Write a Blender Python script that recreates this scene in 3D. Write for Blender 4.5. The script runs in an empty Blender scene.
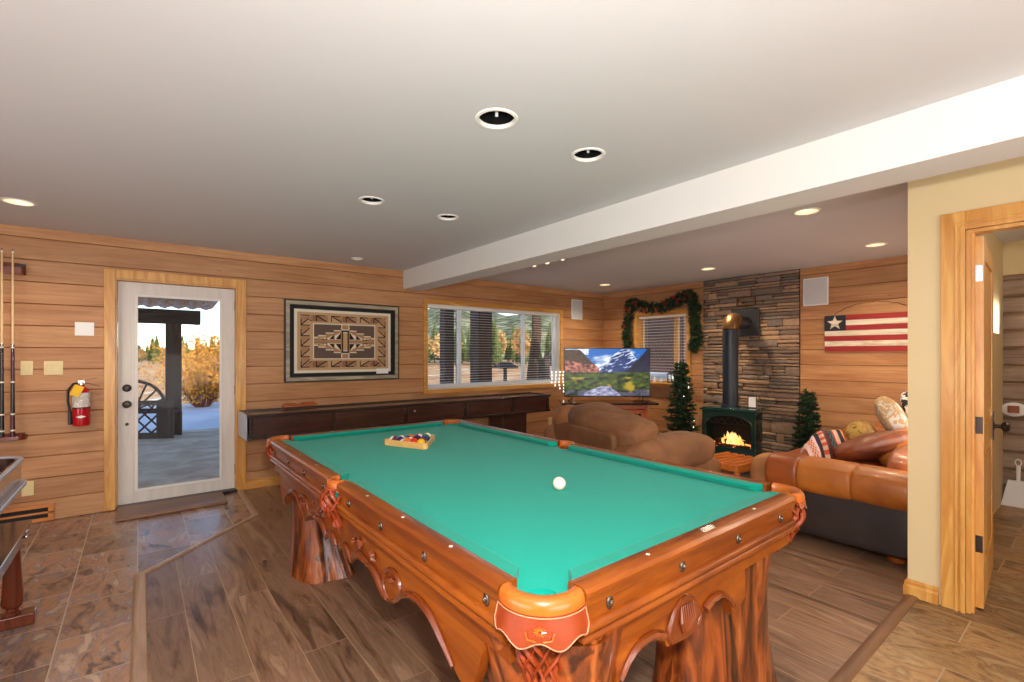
import bpy, bmesh, math, random
from mathutils import Vector, Matrix, noise
random.seed(7)
S = bpy.context.scene
C = S.collection
PI = math.pi
def rad(a): return math.radians(a)
YAW = rad(38.17)
# ------------------------------------------------------------------ materials
def newmat(name):
    m = bpy.data.materials.new(name); m.use_nodes = True
    nt = m.node_tree; b = nt.nodes['Principled BSDF']
    return m, nt, b
def N(nt, t, **k):
    n = nt.nodes.new(t)
    for a, v in k.items():
        if a.startswith('i_'): n.inputs[a[2:].replace('_', ' ')].default_value = v
        else: setattr(n, a, v)
    return n
def rgb(c): return (c[0], c[1], c[2], 1)
def ramp(nt, stops):
    r = nt.nodes.new('ShaderNodeValToRGB'); e = r.color_ramp.elements
    while len(e) < len(stops): e.new(0.5)
    for k, (p, c) in enumerate(stops): e[k].position = p; e[k].color = rgb(c)
    return r
def mix(nt, fac, a, b, typ='MIX'):
    m = nt.nodes.new('ShaderNodeMix'); m.data_type = 'RGBA'; m.blend_type = typ
    for idx, v in ((0, fac), (6, a), (7, b)):
        if isinstance(v, bpy.types.NodeSocket): nt.links.new(v, m.inputs[idx])
        elif idx == 0: m.inputs[0].default_value = v
        else: m.inputs[idx].default_value = rgb(v)
    return m.outputs[2]
def objco(nt, scale=(1, 1, 1), rot=(0, 0, 0)):
    t = nt.nodes.new('ShaderNodeTexCoord'); mp = nt.nodes.new('ShaderNodeMapping')
    mp.inputs['Scale'].default_value = scale; mp.inputs['Rotation'].default_value = rot
    nt.links.new(t.outputs['Object'], mp.inputs[0]); return mp.outputs[0]
def noise_n(nt, vec, scale, detail=3, dist=0, rough=.5):
    n = nt.nodes.new('ShaderNodeTexNoise'); n.inputs['Scale'].default_value = scale
    n.inputs['Detail'].default_value = detail; n.inputs['Distortion'].default_value = dist; n.inputs['Roughness'].default_value = rough
    if vec: nt.links.new(vec, n.inputs['Vector'])
    return n
def bump(nt, b, h, strength=.3, dist=.01):
    bp = nt.nodes.new('ShaderNodeBump'); bp.inputs['Strength'].default_value = strength; bp.inputs['Distance'].default_value = dist
    nt.links.new(h, bp.inputs['Height']); nt.links.new(bp.outputs[0], b.inputs['Normal'])
def plain(name, c, rough=.5, metal=0, var=.12, scale=8, bmp=0, coat=0, sheen=0, spec=.5):
    m, nt, b = newmat(name)
    n = noise_n(nt, objco(nt), scale)
    d = tuple(max(0, x * (1 - var)) for x in c); l = tuple(min(1, x * (1 + var)) for x in c)
    nt.links.new(mix(nt, n.outputs[0], d, l), b.inputs['Base Color'])
    b.inputs['Roughness'].default_value = rough; b.inputs['Metallic'].default_value = metal
    b.inputs['Coat Weight'].default_value = coat; b.inputs['Sheen Weight'].default_value = sheen
    b.inputs['Specular IOR Level'].default_value = spec
    if bmp: bump(nt, b, noise_n(nt, objco(nt), scale * 6).outputs[0], bmp, .004)
    return m
def wood(name, c1, c2, scale=6, axis=0, rough=.35, coat=0, streak=12, c3=None, bmp=.1):
    """grain that runs along the given axis of the object"""
    m, nt, b = newmat(name)
    sc = [streak, streak, streak]; sc[axis] = 1.0
    v = objco(nt, tuple(sc))
    n = noise_n(nt, v, scale * .35, 5, 1.2, .6)
    st = [(0.3, c1), (0.68, c2)]
    if c3: st = [(0.25, c3), (0.45, c1), (0.7, c2)]
    r = ramp(nt, st); nt.links.new(n.outputs[0], r.inputs[0])
    nt.links.new(r.outputs[0], b.inputs['Base Color'])
    b.inputs['Roughness'].default_value = rough; b.inputs['Coat Weight'].default_value = coat; b.inputs['Coat Roughness'].default_value = .15
    if bmp: bump(nt, b, n.outputs[0], bmp, .004)
    return m
def emis(name, c, s):
    m, nt, b = newmat(name)
    b.inputs['Base Color'].default_value = rgb(c); b.inputs['Emission Color'].default_value = rgb(c); b.inputs['Emission Strength'].default_value = s
    return m
def attrmat(name, rough=.8, emit=0, var=0, bmp=0, att='Col', scale=60):
    m, nt, b = newmat(name)
    a = nt.nodes.new('ShaderNodeVertexColor'); a.layer_name = att
    src = a.outputs[0]
    if var:
        n = noise_n(nt, objco(nt), scale, 3)
        mr = ramp(nt, [(0.25, (1 - var,) * 3), (0.75, (1, 1, 1))]); nt.links.new(n.outputs[0], mr.inputs[0])
        src = mix(nt, 1.0, src, mr.outputs[0], 'MULTIPLY')
        if bmp: bump(nt, b, n.outputs[0], bmp, .006)
    nt.links.new(src, b.inputs['Base Color']); b.inputs['Roughness'].default_value = rough
    if emit:
        nt.links.new(src, b.inputs['Emission Color']); b.inputs['Emission Strength'].default_value = emit
        b.inputs['Base Color'].default_value = (0, 0, 0, 1)
        for l in list(nt.links):
            if l.to_socket == b.inputs['Base Color']: nt.links.remove(l)
    return m
def glassmat(name, tint=(1, 1, 1), refl=.06):
    m = bpy.data.materials.new(name); m.use_nodes = True; nt = m.node_tree; nt.nodes.clear()
    o = nt.nodes.new('ShaderNodeOutputMaterial'); t = nt.nodes.new('ShaderNodeBsdfTransparent'); g = nt.nodes.new('ShaderNodeBsdfGlossy')
    t.inputs[0].default_value = rgb(tint); g.inputs['Roughness'].default_value = .02
    x = nt.nodes.new('ShaderNodeMixShader'); x.inputs[0].default_value = refl
    nt.links.new(t.outputs[0], x.inputs[1]); nt.links.new(g.outputs[0], x.inputs[2]); nt.links.new(x.outputs[0], o.inputs[0])
    return m
M = {}
# ------------------------------------------------------------------ mesh builder
class MB:
    def __init__(s): s.b = bmesh.new(); s.cl = None; s.col = None
    def paint(s, c):
        s.col = c
        if s.cl is None: s.cl = s.b.loops.layers.float_color.new('Col')
        return s
    def face(s, vs):
        try: f = s.b.faces.new(vs)
        except ValueError: return None
        if s.cl is not None and s.col:
            for l in f.loops: l[s.cl] = (s.col[0], s.col[1], s.col[2], 1)
        return f
    def v(s, *p): return s.b.verts.new(p if len(p) == 3 else p[0])
    def box(s, x0, x1, y0, y1, z0, z1, T=None):
        P = [Vector((x, y, z)) for x in (x0, x1) for y in (y0, y1) for z in (z0, z1)]
        if T: P = [T @ p for p in P]
        V = [s.b.verts.new(p) for p in P]
        for q in ((0, 1, 3, 2), (4, 6, 7, 5), (0, 4, 5, 1), (2, 3, 7, 6), (0, 2, 6, 4), (1, 5, 7, 3)): s.face([V[i] for i in q])
        return s
    def rings(s, R, closed=True, cap=True, loop=False):
        """loft between rings of points"""
        VV = [[s.b.verts.new(p) for p in r] for r in R]
        n = len(VV[0]); k = len(VV)
        for i in range(k if loop else k - 1):
            a, c = VV[i], VV[(i + 1) % k]
            for j in range(n if closed else n - 1):
                s.face([a[j], a[(j + 1) % n], c[(j + 1) % n], c[j]])
        if cap and closed and not loop:
            s.face(list(reversed(VV[0]))); s.face(VV[-1])
        return s
    def tube(s, pts, r, n=8, flat=1.0, up=None, cap=True, loop=False):
        pts = [Vector(p) for p in pts]; R = []
        k = len(pts); prev = None
        for i, p in enumerate(pts):
            if loop: d = pts[(i + 1) % k] - pts[i - 1]
            else: d = pts[min(i + 1, k - 1)] - pts[max(i - 1, 0)]
            if d.length < 1e-9: d = Vector((0, 0, 1))
            d.normalize()
            if up is not None: u = Vector(up)
            elif prev is not None: u = prev
            else: u = Vector((0, 0, 1)) if abs(d.z) < .9 else Vector((1, 0, 0))
            a = d.cross(u)
            if a.length < 1e-6: a = d.cross(Vector((1, 0, 0)))
            a.normalize(); c = a.cross(d).normalized(); prev = c
            rr = r[i] if isinstance(r, (list, tuple)) else r
            R.append([p + a * math.cos(t * 2 * PI / n) * rr + c * math.sin(t * 2 * PI / n) * rr * flat for t in range(n)])
        return s.rings(R, cap=cap, loop=loop)
    def lathe(s, prof, c=(0, 0, 0), n=24, T=None, cap=True, a0=0, a1=None, sx=1, sy=1):
        R = []
        for r, z in prof:
            ring = []
            for t in range(n):
                a = 2 * PI * t / n
                p = Vector((math.cos(a) * r * sx, math.sin(a) * r * sy, z))
                if T: p = T @ p
                ring.append(p + Vector(c))
            R.append(ring)
        return s.rings(R, cap=cap)
    def cyl(s, p0, p1, r, n=16, r1=None):
        return s.tube([p0, p1], [r, r if r1 is None else r1], n)
    def prism(s, poly, f0, f1, flip=False):
        """poly: 2D points; f0, f1 map a 2D point to 3D on either side"""
        a = [s.b.verts.new(f0(*p)) for p in poly]; c = [s.b.verts.new(f1(*p)) for p in poly]
        n = len(poly)
        for i in range(n): s.face([a[i], a[(i + 1) % n], c[(i + 1) % n], c[i]])
        s.face(list(reversed(a))); s.face(c)
        return s
    def ball(s, c, r, nu=16, nv=10, sc=(1, 1, 1), T=None):
        prof = [(max(1e-4, math.sin(PI * i / nv)) * r, -math.cos(PI * i / nv) * r) for i in range(nv + 1)]
        R = []
        for rr, z in prof:
            ring = []
            for t in range(nu):
                p = Vector((math.cos(2 * PI * t / nu) * rr * sc[0], math.sin(2 * PI * t / nu) * rr * sc[1], z * sc[2]))
                if T: p = T @ p
                ring.append(p + Vector(c))
            R.append(ring)
        return s.rings(R)
    def tri(s, a, b, c):
        return s.face([s.b.verts.new(a), s.b.verts.new(b), s.b.verts.new(c)])
    def quad(s, a, b, c, d):
        return s.face([s.b.verts.new(a), s.b.verts.new(b), s.b.verts.new(c), s.b.verts.new(d)])
    def build(s, name, mat, parent=None, smooth=True, bevel=0, angle=35, sub=0, recalc=True, seg=2):
        me = bpy.data.meshes.new(name)
        if recalc: bmesh.ops.recalc_face_normals(s.b, faces=s.b.faces[:])
        s.b.to_mesh(me); s.b.free()
        if mat: me.materials.append(M[mat] if isinstance(mat, str) else mat)
        o = bpy.data.objects.new(name, me); C.objects.link(o)
        if smooth:
            me.polygons.foreach_set('use_smooth', [True] * len(me.polygons))
            me.set_sharp_from_angle(angle=rad(angle))
        if bevel:
            md = o.modifiers.new('b', 'BEVEL'); md.width = bevel; md.segments = seg; md.limit_method = 'ANGLE'; md.angle_limit = rad(40)
        if sub:
            md = o.modifiers.new('s', 'SUBSURF'); md.levels = sub; md.render_levels = sub
        if parent: o.parent = parent
        return o
def tag(o, label=None, cat=None, group=None, kind=None):
    if label: o['label'] = label
    if cat: o['category'] = cat
    if group: o['group'] = group
    if kind: o['kind'] = kind
    return o
def empty(name, loc=(0, 0, 0), rz=0, label=None, cat=None, group=None):
    o = bpy.data.objects.new(name, None); C.objects.link(o); o.empty_display_size = .05
    o.location = loc; o.rotation_euler = (0, 0, rz); return tag(o, label, cat, group)
def copy_tree(o, parent=None):
    c = o.copy(); C.objects.link(c)
    if parent: c.parent = parent
    for ch in [x for x in o.children]: copy_tree(ch, c)
    return c
def struct(o): o['kind'] = 'structure'; return o
def fill_plane(name, outer, holes, z, mat):
    """horizontal sheet with round holes"""
    b = bmesh.new(); E = []
    def loop(pts):
        vs = [b.verts.new((x, y, z)) for x, y in pts]
        for i in range(len(vs)): E.append(b.edges.new((vs[i], vs[(i + 1) % len(vs)])))
    loop(outer)
    for h in holes: loop(h)
    bmesh.ops.triangle_fill(b, use_beauty=True, use_dissolve=False, edges=E)
    mb = MB(); mb.b.free(); mb.b = b
    return mb
def circ(x, y, r, n=32): return [(x + math.cos(2 * PI * i / n) * r, y + math.sin(2 * PI * i / n) * r) for i in range(n)]
# ------------------------------------------------------------------ material library
def plankmat(name, ax, cs, pitch=.18, off=0):
    """stained plank boards: each board its own tone, grain along ax (0 = X, 1 = Y)"""
    m, nt, b = newmat(name)
    t = nt.nodes.new('ShaderNodeTexCoord'); sp = nt.nodes.new('ShaderNodeSeparateXYZ'); nt.links.new(t.outputs['Object'], sp.inputs[0])
    d = N(nt, 'ShaderNodeMath', operation='DIVIDE'); nt.links.new(sp.outputs[2], d.inputs[0]); d.inputs[1].default_value = pitch
    f = N(nt, 'ShaderNodeMath', operation='FLOOR'); nt.links.new(d.outputs[0], f.inputs[0])
    wn = nt.nodes.new('ShaderNodeTexWhiteNoise'); wn.noise_dimensions = '1D'; nt.links.new(f.outputs[0], wn.inputs['W'])
    sc = [30, 30, 30]; sc[ax] = 1.6
    add = N(nt, 'ShaderNodeVectorMath', operation='ADD'); cmb = nt.nodes.new('ShaderNodeCombineXYZ')
    ml = N(nt, 'ShaderNodeMath', operation='MULTIPLY'); nt.links.new(wn.outputs[0], ml.inputs[0]); ml.inputs[1].default_value = 37
    nt.links.new(ml.outputs[0], cmb.inputs[0]); nt.links.new(ml.outputs[0], cmb.inputs[1])
    nt.links.new(t.outputs['Object'], add.inputs[0]); nt.links.new(cmb.outputs[0], add.inputs[1])
    mp = nt.nodes.new('ShaderNodeMapping'); mp.inputs['Scale'].default_value = sc; nt.links.new(add.outputs[0], mp.inputs[0])
    g = noise_n(nt, mp.outputs[0], 1.3, 6, .8, .6)
    mp2 = nt.nodes.new('ShaderNodeMapping'); s2 = [5, 5, 5]; s2[ax] = 1.2; mp2.inputs['Scale'].default_value = s2; nt.links.new(add.outputs[0], mp2.inputs[0])
    big = noise_n(nt, mp2.outputs[0], 1.1, 3, .5)
    r = ramp(nt, [(0.36, cs[0]), (0.5, cs[1]), (0.64, cs[2])]); nt.links.new(g.outputs[0], r.inputs[0])
    r2 = ramp(nt, [(0.38, cs[3]), (0.62, cs[4])]); nt.links.new(big.outputs[0], r2.inputs[0])
    c = mix(nt, .55, r.outputs[0], r2.outputs[0])
    tone = ramp(nt, [(0, (.82, .82, .82)), (1, (1.0, 1.0, 1.0))]); nt.links.new(wn.outputs[0], tone.inputs[0])
    c = mix(nt, 1, c, tone.outputs[0], 'MULTIPLY')
    # knots
    vo = nt.nodes.new('ShaderNodeTexVoronoi'); vo.inputs['Scale'].default_value = 1.0
    mp3 = nt.nodes.new('ShaderNodeMapping'); s3 = [6, 6, 9]; s3[ax] = 1.9; mp3.inputs['Scale'].default_value = s3; nt.links.new(add.outputs[0], mp3.inputs[0]); nt.links.new(mp3.outputs[0], vo.inputs[0])
    kr = ramp(nt, [(0.03, (.5, .5, .5)), (0.07, (0, 0, 0))]); nt.links.new(vo.outputs['Distance'], kr.inputs[0])
    c = mix(nt, kr.outputs[0], c, tuple(x * .45 for x in cs[0]))
    nt.links.new(c, b.inputs['Base Color']); b.inputs['Roughness'].default_value = .5
    bump(nt, b, g.outputs[0], .12, .004)
    return m
def sr(r, g, b):
    def f(u):
        u /= 255.0
        return u / 12.92 if u <= .04045 else ((u + .055) / 1.055) ** 2.4
    return (f(r), f(g), f(b))
def tilemat(name, rowh, bw, colors, grout, mortar=.004, inner=None, rough=.5, bmp=.5, offset=.5, streak=None, seed=0, tone=(.7, 1.1)):
    """tiles or boards laid in rows; rows stacked along X, boards run along Y"""
    m, nt, b = newmat(name)
    t = nt.nodes.new('ShaderNodeTexCoord'); sp = nt.nodes.new('ShaderNodeSeparateXYZ'); nt.links.new(t.outputs['Object'], sp.inputs[0])
    cb = nt.nodes.new('ShaderNodeCombineXYZ'); nt.links.new(sp.outputs[1], cb.inputs[0]); nt.links.new(sp.outputs[0], cb.inputs[1])
    mp = nt.nodes.new('ShaderNodeMapping'); mp.inputs['Location'].default_value = (seed + .13, seed * .7, 0); nt.links.new(cb.outputs[0], mp.inputs[0])
    br = nt.nodes.new('ShaderNodeTexBrick'); nt.links.new(mp.outputs[0], br.inputs[0])
    br.offset = offset; br.offset_frequency = 2; br.squash = 1; br.squash_frequency = 1
    br.inputs['Color1'].default_value = (0, 0, 0, 1); br.inputs['Color2'].default_value = (1, 1, 1, 1); br.inputs['Mortar'].default_value = (.5, .5, .5, 1)
    br.inputs['Scale'].default_value = 1; br.inputs['Mortar Size'].default_value = mortar; br.inputs['Mortar Smooth'].default_value = .3
    br.inputs['Brick Width'].default_value = bw; br.inputs['Row Height'].default_value = rowh
    # shift the noise per tile
    ofs = N(nt, 'ShaderNodeVectorMath', operation='SCALE'); ofs.inputs['Scale'].default_value = 23
    nt.links.new(br.outputs['Color'], ofs.inputs[0])
    ad = N(nt, 'ShaderNodeVectorMath', operation='ADD'); nt.links.new(mp.outputs[0], ad.inputs[0]); nt.links.new(ofs.outputs[0], ad.inputs[1])
    m2 = nt.nodes.new('ShaderNodeMapping'); m2.inputs['Scale'].default_value = streak or (1, 1, 1); nt.links.new(ad.outputs[0], m2.inputs[0])
    n1 = noise_n(nt, m2.outputs[0], 3.2, 6, 1.4, .6); n2 = noise_n(nt, m2.outputs[0], 9, 6, .6, .65)
    k = len(colors)
    r1 = ramp(nt, [(.36 + .28 * i / (k - 1), c) for i, c in enumerate(colors)]); nt.links.new(n1.outputs[0], r1.inputs[0])
    r2 = ramp(nt, [(.36 + .28 * i / (k - 1), c) for i, c in enumerate(colors[::-1])]); nt.links.new(n2.outputs[0], r2.inputs[0])
    c = mix(nt, .25, r1.outputs[0], r2.outputs[0])
    tr = ramp(nt, [(0, (tone[0],) * 3), (1, (tone[1],) * 3)]); nt.links.new(br.outputs['Color'], tr.inputs[0])
    c = mix(nt, 1, c, tr.outputs[0], 'MULTIPLY')
    c = mix(nt, br.outputs['Fac'], c, grout)
    nt.links.new(c, b.inputs['Base Color']); b.inputs['Roughness'].default_value = rough
    h = N(nt, 'ShaderNodeMath', operation='SUBTRACT'); nt.links.new(n2.outputs[0], h.inputs[0]); nt.links.new(br.outputs['Fac'], h.inputs[1])
    bump(nt, b, h.outputs[0], bmp, .006)
    return m
M['slate'] = tilemat('slate', .305, .41, [sr(80, 68, 72), sr(150, 118, 100), sr(178, 134, 104), sr(136, 122, 124), sr(200, 172, 148)], sr(186, 170, 152), .0035, rough=.25, bmp=.4, streak=(1, 2.2, 1), tone=(.66, 1.12))
M['slate_warm_lit'] = tilemat('slate_warm_lit', .30, .52, [sr(92, 66, 44), sr(150, 112, 74), sr(176, 138, 92), sr(128, 92, 62), sr(172, 146, 104)], sr(176, 150, 118), .0035, rough=.45, bmp=.3, streak=(1, 2.2, 1), seed=3.3, tone=(.68, 1.12))  # ochre slate: the warm light on the hall is painted into the tile colours
M['laminate'] = tilemat('laminate', .20, 1.22, [sr(82, 58, 44), sr(132, 98, 74), sr(156, 120, 94), sr(134, 102, 80), sr(178, 142, 112)], sr(186, 150, 116), .0018, rough=.30, bmp=.03, offset=.37, streak=(.30, 2.4, 1), tone=(.82, 1.06))
pal = [sr(158, 104, 62), sr(186, 132, 86), sr(206, 156, 108), sr(176, 118, 72), sr(202, 150, 102)]
M['plank_a'] = plankmat('plank_a', 0, pal)
M['plank_b'] = plankmat('plank_b', 1, pal)
M['log_grey'] = plankmat('log_grey', 1, [sr(110, 84, 66), sr(150, 124, 104), sr(172, 150, 130), sr(120, 90, 70), sr(166, 142, 120)], .16)
M['paint'] = plain('ceiling_paint', sr(206, 204, 204), .85, var=.02, scale=2, bmp=.05)
M['beampaint'] = plain('beam_paint', sr(224, 222, 218), .7, var=.01)
M['cream'] = plain('cream_paint', sr(214, 192, 148), .8, var=.02)
M['offwhite'] = plain('offwhite_paint', sr(226, 222, 216), .45, var=.02)
M['pine'] = wood('pine', sr(200, 138, 60), sr(224, 172, 90), 5, 2, .4, .2, 8, sr(184, 118, 46))
M['pineh'] = wood('pineh', sr(200, 138, 60), sr(224, 172, 90), 5, 0, .4, .2, 8, sr(184, 118, 46))
M['piney'] = wood('piney', sr(200, 138, 60), sr(224, 172, 90), 5, 1, .4, .2, 8, sr(184, 118, 46))
M['doorwhite'] = wood('doorwhite', sr(206, 198, 190), sr(220, 214, 208), 4, 2, .45, 0, 10)
M['black'] = plain('black', (.012, .012, .013), .35)
M['matblack'] = plain('matblack', (.01, .01, .01), .8)
M['chrome'] = plain('chrome', (.7, .7, .72), .18, 1, .03)
M['steel'] = plain('steel', (.42, .42, .43), .35, 1, .1)
M['bronze'] = plain('bronze', (.045, .032, .028), .35, .7)
M['white'] = plain('white_plastic', sr(236, 236, 236), .4, var=.01)
M['blind'] = plain('blind_white', sr(238, 236, 232), .5, var=.01)
M['almond'] = plain('almond_plastic', sr(224, 204, 150), .35, var=.02)
M['glass'] = glassmat('window_glass', (.99, .99, .99), .004)
M['strip'] = wood('strip', sr(160, 126, 100), sr(190, 156, 128), 4, 1, .4, .1, 10)
M['strip_x'] = wood('strip_x', sr(108, 74, 50), sr(136, 96, 68), 4, 0, .4, .1, 10)
CEIL = 2.425; YA = 5.5; XB = 6.33
# ------------------------------------------------------------------ setting
def plank_wall(name, ax, plane, a0, a1, z0, z1, holes, mat, pitch=.18, out=.15, bev=.0045, th=.014, sgn=1):
    """boarded wall; ax: 0 runs along X facing -Y at Y=plane, 1 runs along Y facing -X at X=plane; holes (a0,a1,z0,z1)"""
    mb = MB()
    def P(a, d, z):            # d: distance behind the face
        return Vector((a, plane + d * sgn, z)) if ax == 0 else Vector((plane + d * sgn, a, z))
    zs = {z0, z1}
    k = math.floor(z0 / pitch)
    while k * pitch < z1:
        if k * pitch > z0: zs.add(round(k * pitch, 5))
        k += 1
    rows = set(zs)
    for h in holes:
        zs.add(h[2]); zs.add(h[3])
    zs = sorted(z for z in zs if z0 <= z <= z1)
    for i in range(len(zs) - 1):
        za, zb = zs[i], zs[i + 1]
        if zb - za < 1e-4: continue
        iv = [(a0, a1)]
        for h in holes:
            if h[2] < zb - 1e-5 and h[3] > za + 1e-5:
                n = []
                for p, q in iv:
                    if h[1] <= p or h[0] >= q: n.append((p, q)); continue
                    if h[0] > p: n.append((p, h[0]))
                    if h[1] < q: n.append((h[1], q))
                iv = n
        ba = bev if za in rows else 0; bb = bev if zb in rows else 0
        for p, q in iv:
            prof = [(out, za), (th if ba else 0, za)] + ([(0.0, za + ba)] if ba else []) + ([(0.0, zb - bb)] if bb else []) + [(th if bb else 0, zb), (out, zb)]
            mb.rings([[P(p, d, z) for d, z in prof], [P(q, d, z) for d, z in prof]])
    o = mb.build(name, mat, smooth=False)
    return struct(o)
DX0, DX1, DZ = -.155, .79, 2.06       # door opening
WX0, WX1, WZ0, WZ1 = 2.93, 5.29, .93, 2.04
plank_wall('wall_left', 0, YA, -3.2, 6.5, 0, 2.6, [(DX0, DX1, -1, DZ), (WX0, WX1, WZ0, WZ1)], 'plank_a')
VY0, VY1, VZ0, VZ1 = 3.90, 4.78, .95, 2.0
plank_wall('wall_back', 1, XB, .70, YA + .15, 0, 2.6, [(VY0, VY1, VZ0, VZ1)], 'plank_b')
plank_wall('wall_back_closet', 1, XB, -2.2, .68, 0, 2.12, [], 'log_grey', .16, .15, .02, .022)
struct(MB().box(XB + .01, XB + .15, -2.2, .68, 2.12, 2.6).build('wall_back_upper', 'cream', smooth=False))
# partition with the inner door, and the wall that closes the small room
PX = 3.475; PY = .745
mb = MB()
J0, J1, JZ = -.36, .50, 2.045
mb.box(PX, PX + .085, J1, PY, 0, 2.6); mb.box(PX, PX + .085, J0, J1, JZ, 2.6); mb.box(PX, PX + .085, -3.2, J0, 0, 2.6)
struct(mb.build('wall_right', 'cream', smooth=False))
struct(MB().box(PX + .085, XB, .66, PY, 0, 2.6).build('wall_inner', 'cream', smooth=False))
struct(MB().box(-3.2, -3.05, -3.2, 5.65, 0, 2.6).build('wall_far_left', 'plank_b', smooth=False))
struct(MB().box(-3.2, 6.5, -3.35, -3.2, 0, 2.6).build('wall_front', 'cream', smooth=False))
struct(MB().box(PX + .085, 6.5, -2.35, -2.2, 0, 2.6).build('wall_closet_side', 'cream', smooth=False))
# floor
struct(MB().box(-3.2, 6.5, -3.3, 5.65, -.12, 0).build('floor', 'slate', smooth=False))
mb = MB(); poly = [(.03, PY - .02), (XB, PY - .02), (XB, YA), (.84, YA), (.81, 4.55), (.03, 3.77)]
mb.prism(poly, lambda x, y: (x, y, .0005), lambda x, y: (x, y, .007))
struct(mb.build('floor_laminate', 'laminate', smooth=False))
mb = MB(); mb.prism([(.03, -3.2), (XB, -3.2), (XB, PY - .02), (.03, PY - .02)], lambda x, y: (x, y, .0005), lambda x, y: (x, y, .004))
struct(mb.build('floor_hall_slate', 'slate_warm_lit', smooth=False))
def strip(name, pts, w, mat):
    mb = MB()
    R = []
    for i, (x, y) in enumerate(pts):
        p = Vector((x, y, 0)); d = (Vector((*pts[min(i + 1, len(pts) - 1)], 0)) - Vector((*pts[max(i - 1, 0)], 0))).normalized(); n = Vector((-d.y, d.x, 0))
        k = w / 2
        if 0 < i < len(pts) - 1: k *= 1.09
        R.append([p + n * a * k + Vector((0, 0, z)) for a, z in ((-1, .001), (-.9, .011), (-.5, .016), (.5, .016), (.9, .011), (1, .001))])
    mb.rings(R)
    return struct(mb.build(name, mat, smooth=True, angle=50))
strip('trim_1', [(.815, 5.49), (.795, 4.55), (.01, 3.765), (-.005, .9), (-.01, -1)], .055, 'strip')
strip('trim_2', [(.03, .722), (PX - .02, .722)], .06, 'strip_x')
# ceiling with the round openings of the recessed lights
CANS_OFF = [(1.25, 1.70, .080), (1.85, 1.71, .075), (1.245, 3.12, .072), (1.85, 3.14, .068), (1.87, 5.10, .055)]
CANS_ON = [(-.64, 4.64, .075), (3.83, 1.40, .075), (5.50, 1.42, .075), (5.44, 3.07, .075), (5.47, 4.72, .075)]
mb = fill_plane('ceiling', [(-3.2, -3.3), (6.48, -3.3), (6.48, 5.65), (-3.2, 5.65)], [circ(x, y, r) for x, y, r in CANS_OFF + CANS_ON], CEIL, 'paint')
struct(mb.build('ceiling', 'paint', smooth=False))
struct(MB().box(-3.3, 6.6, -3.4, 5.75, 2.6, 2.75).build('ceiling_deck', 'paint', smooth=False))
o = struct(MB().box(2.60, 2.86, -3.2, YA, 2.197, 2.45).build('ceiling_beam', 'beampaint', smooth=False))
# baseboard at the partition end
mb = MB()
prof = [(0, 0), (.018, 0), (.018, .055), (.012, .065), (.012, .082), (.004, .092), (0, .092)]
mb.rings([[Vector((PX - d, y, z + .004)) for d, z in prof] for y in (.61, PY)])
mb.rings([[Vector((PX - .018, PY + d, z + .004)) for d, z in prof], [Vector((PX + .4, PY + d, z + .004)) for d, z in prof]])
struct(mb.build('baseboard_right', 'pine', smooth=False))
mb = MB(); mb.rings([[Vector((x, YA - d, z + .007)) for d, z in prof] for x in (.87, 5.2)])
struct(mb.build('baseboard_left', 'pineh', smooth=False))
# ------------------------------------------------------------------ patio door (door_1)
d1 = struct(empty('door_1', (.317, 5.56, 0)))
def at(o, par):            # keep world coordinates for children of an unrotated empty
    o.parent = par; o.location = -par.location; return o
def casing(name, x0, x1, z0, z1, y, w, mat, par, sill=True, dpt=.022):
    mb = MB()
    mb.box(x0 - w, x0, y - dpt, y, z0 if not sill else z0 - w, z1 + w); mb.box(x1, x1 + w, y - dpt, y, z0 if not sill else z0 - w, z1 + w)
    mb.box(x0, x1, y - dpt, y, z1, z1 + w)
    if sill: mb.box(x0, x1, y - dpt, y, z0 - w, z0)
    return at(mb.build(name, mat, smooth=False, bevel=.003), par)
casing('casing', DX0, DX1, 0.008, DZ, YA, .078, 'pine', d1, False)
mb = MB(); mb.box(DX0, DX0 + .012, YA, YA + .14, 0.008, DZ); mb.box(DX1 - .012, DX1, YA, YA + .14, .008, DZ); mb.box(DX0 + .012, DX1 - .012, YA, YA + .14, DZ - .012, DZ)
at(mb.build('door_jamb', 'pine', smooth=False), d1)
lx0, lx1 = -.14, .776; gx0, gx1, gz0, gz1 = -.01, .655, .14, 1.925; yd = 5.56
mb = MB(); ys, ye = yd, yd + .044
mb.box(lx0, gx0, ys, ye, .025, 2.043); mb.box(gx1, lx1, ys, ye, .025, 2.043); mb.box(gx0, gx1, ys, ye, .025, gz0); mb.box(gx0, gx1, ys, ye, gz1, 2.043)
leaf = at(mb.build('door_leaf', 'doorwhite', smooth=False), d1)
mb = MB()
for (a, b2, c, e) in ((gx0 - .012, gx0 + .012, gz0 - .012, gz1 + .012), (gx1 - .012, gx1 + .012, gz0 - .012, gz1 + .012)): mb.box(a, b2, ys - .008, ys + .001, c, e)
mb.box(gx0 + .012, gx1 - .012, ys - .008, ys + .001, gz0 - .012, gz0 + .012); mb.box(gx0 + .012, gx1 - .012, ys - .008, ys + .001, gz1 - .012, gz1 + .012)
o = mb.build('glass_moulding', 'offwhite', leaf, bevel=.003)
o = MB().box(gx0, gx1, ys + .018, ys + .024, gz0, gz1).build('door_glass', 'glass', leaf)
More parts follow.
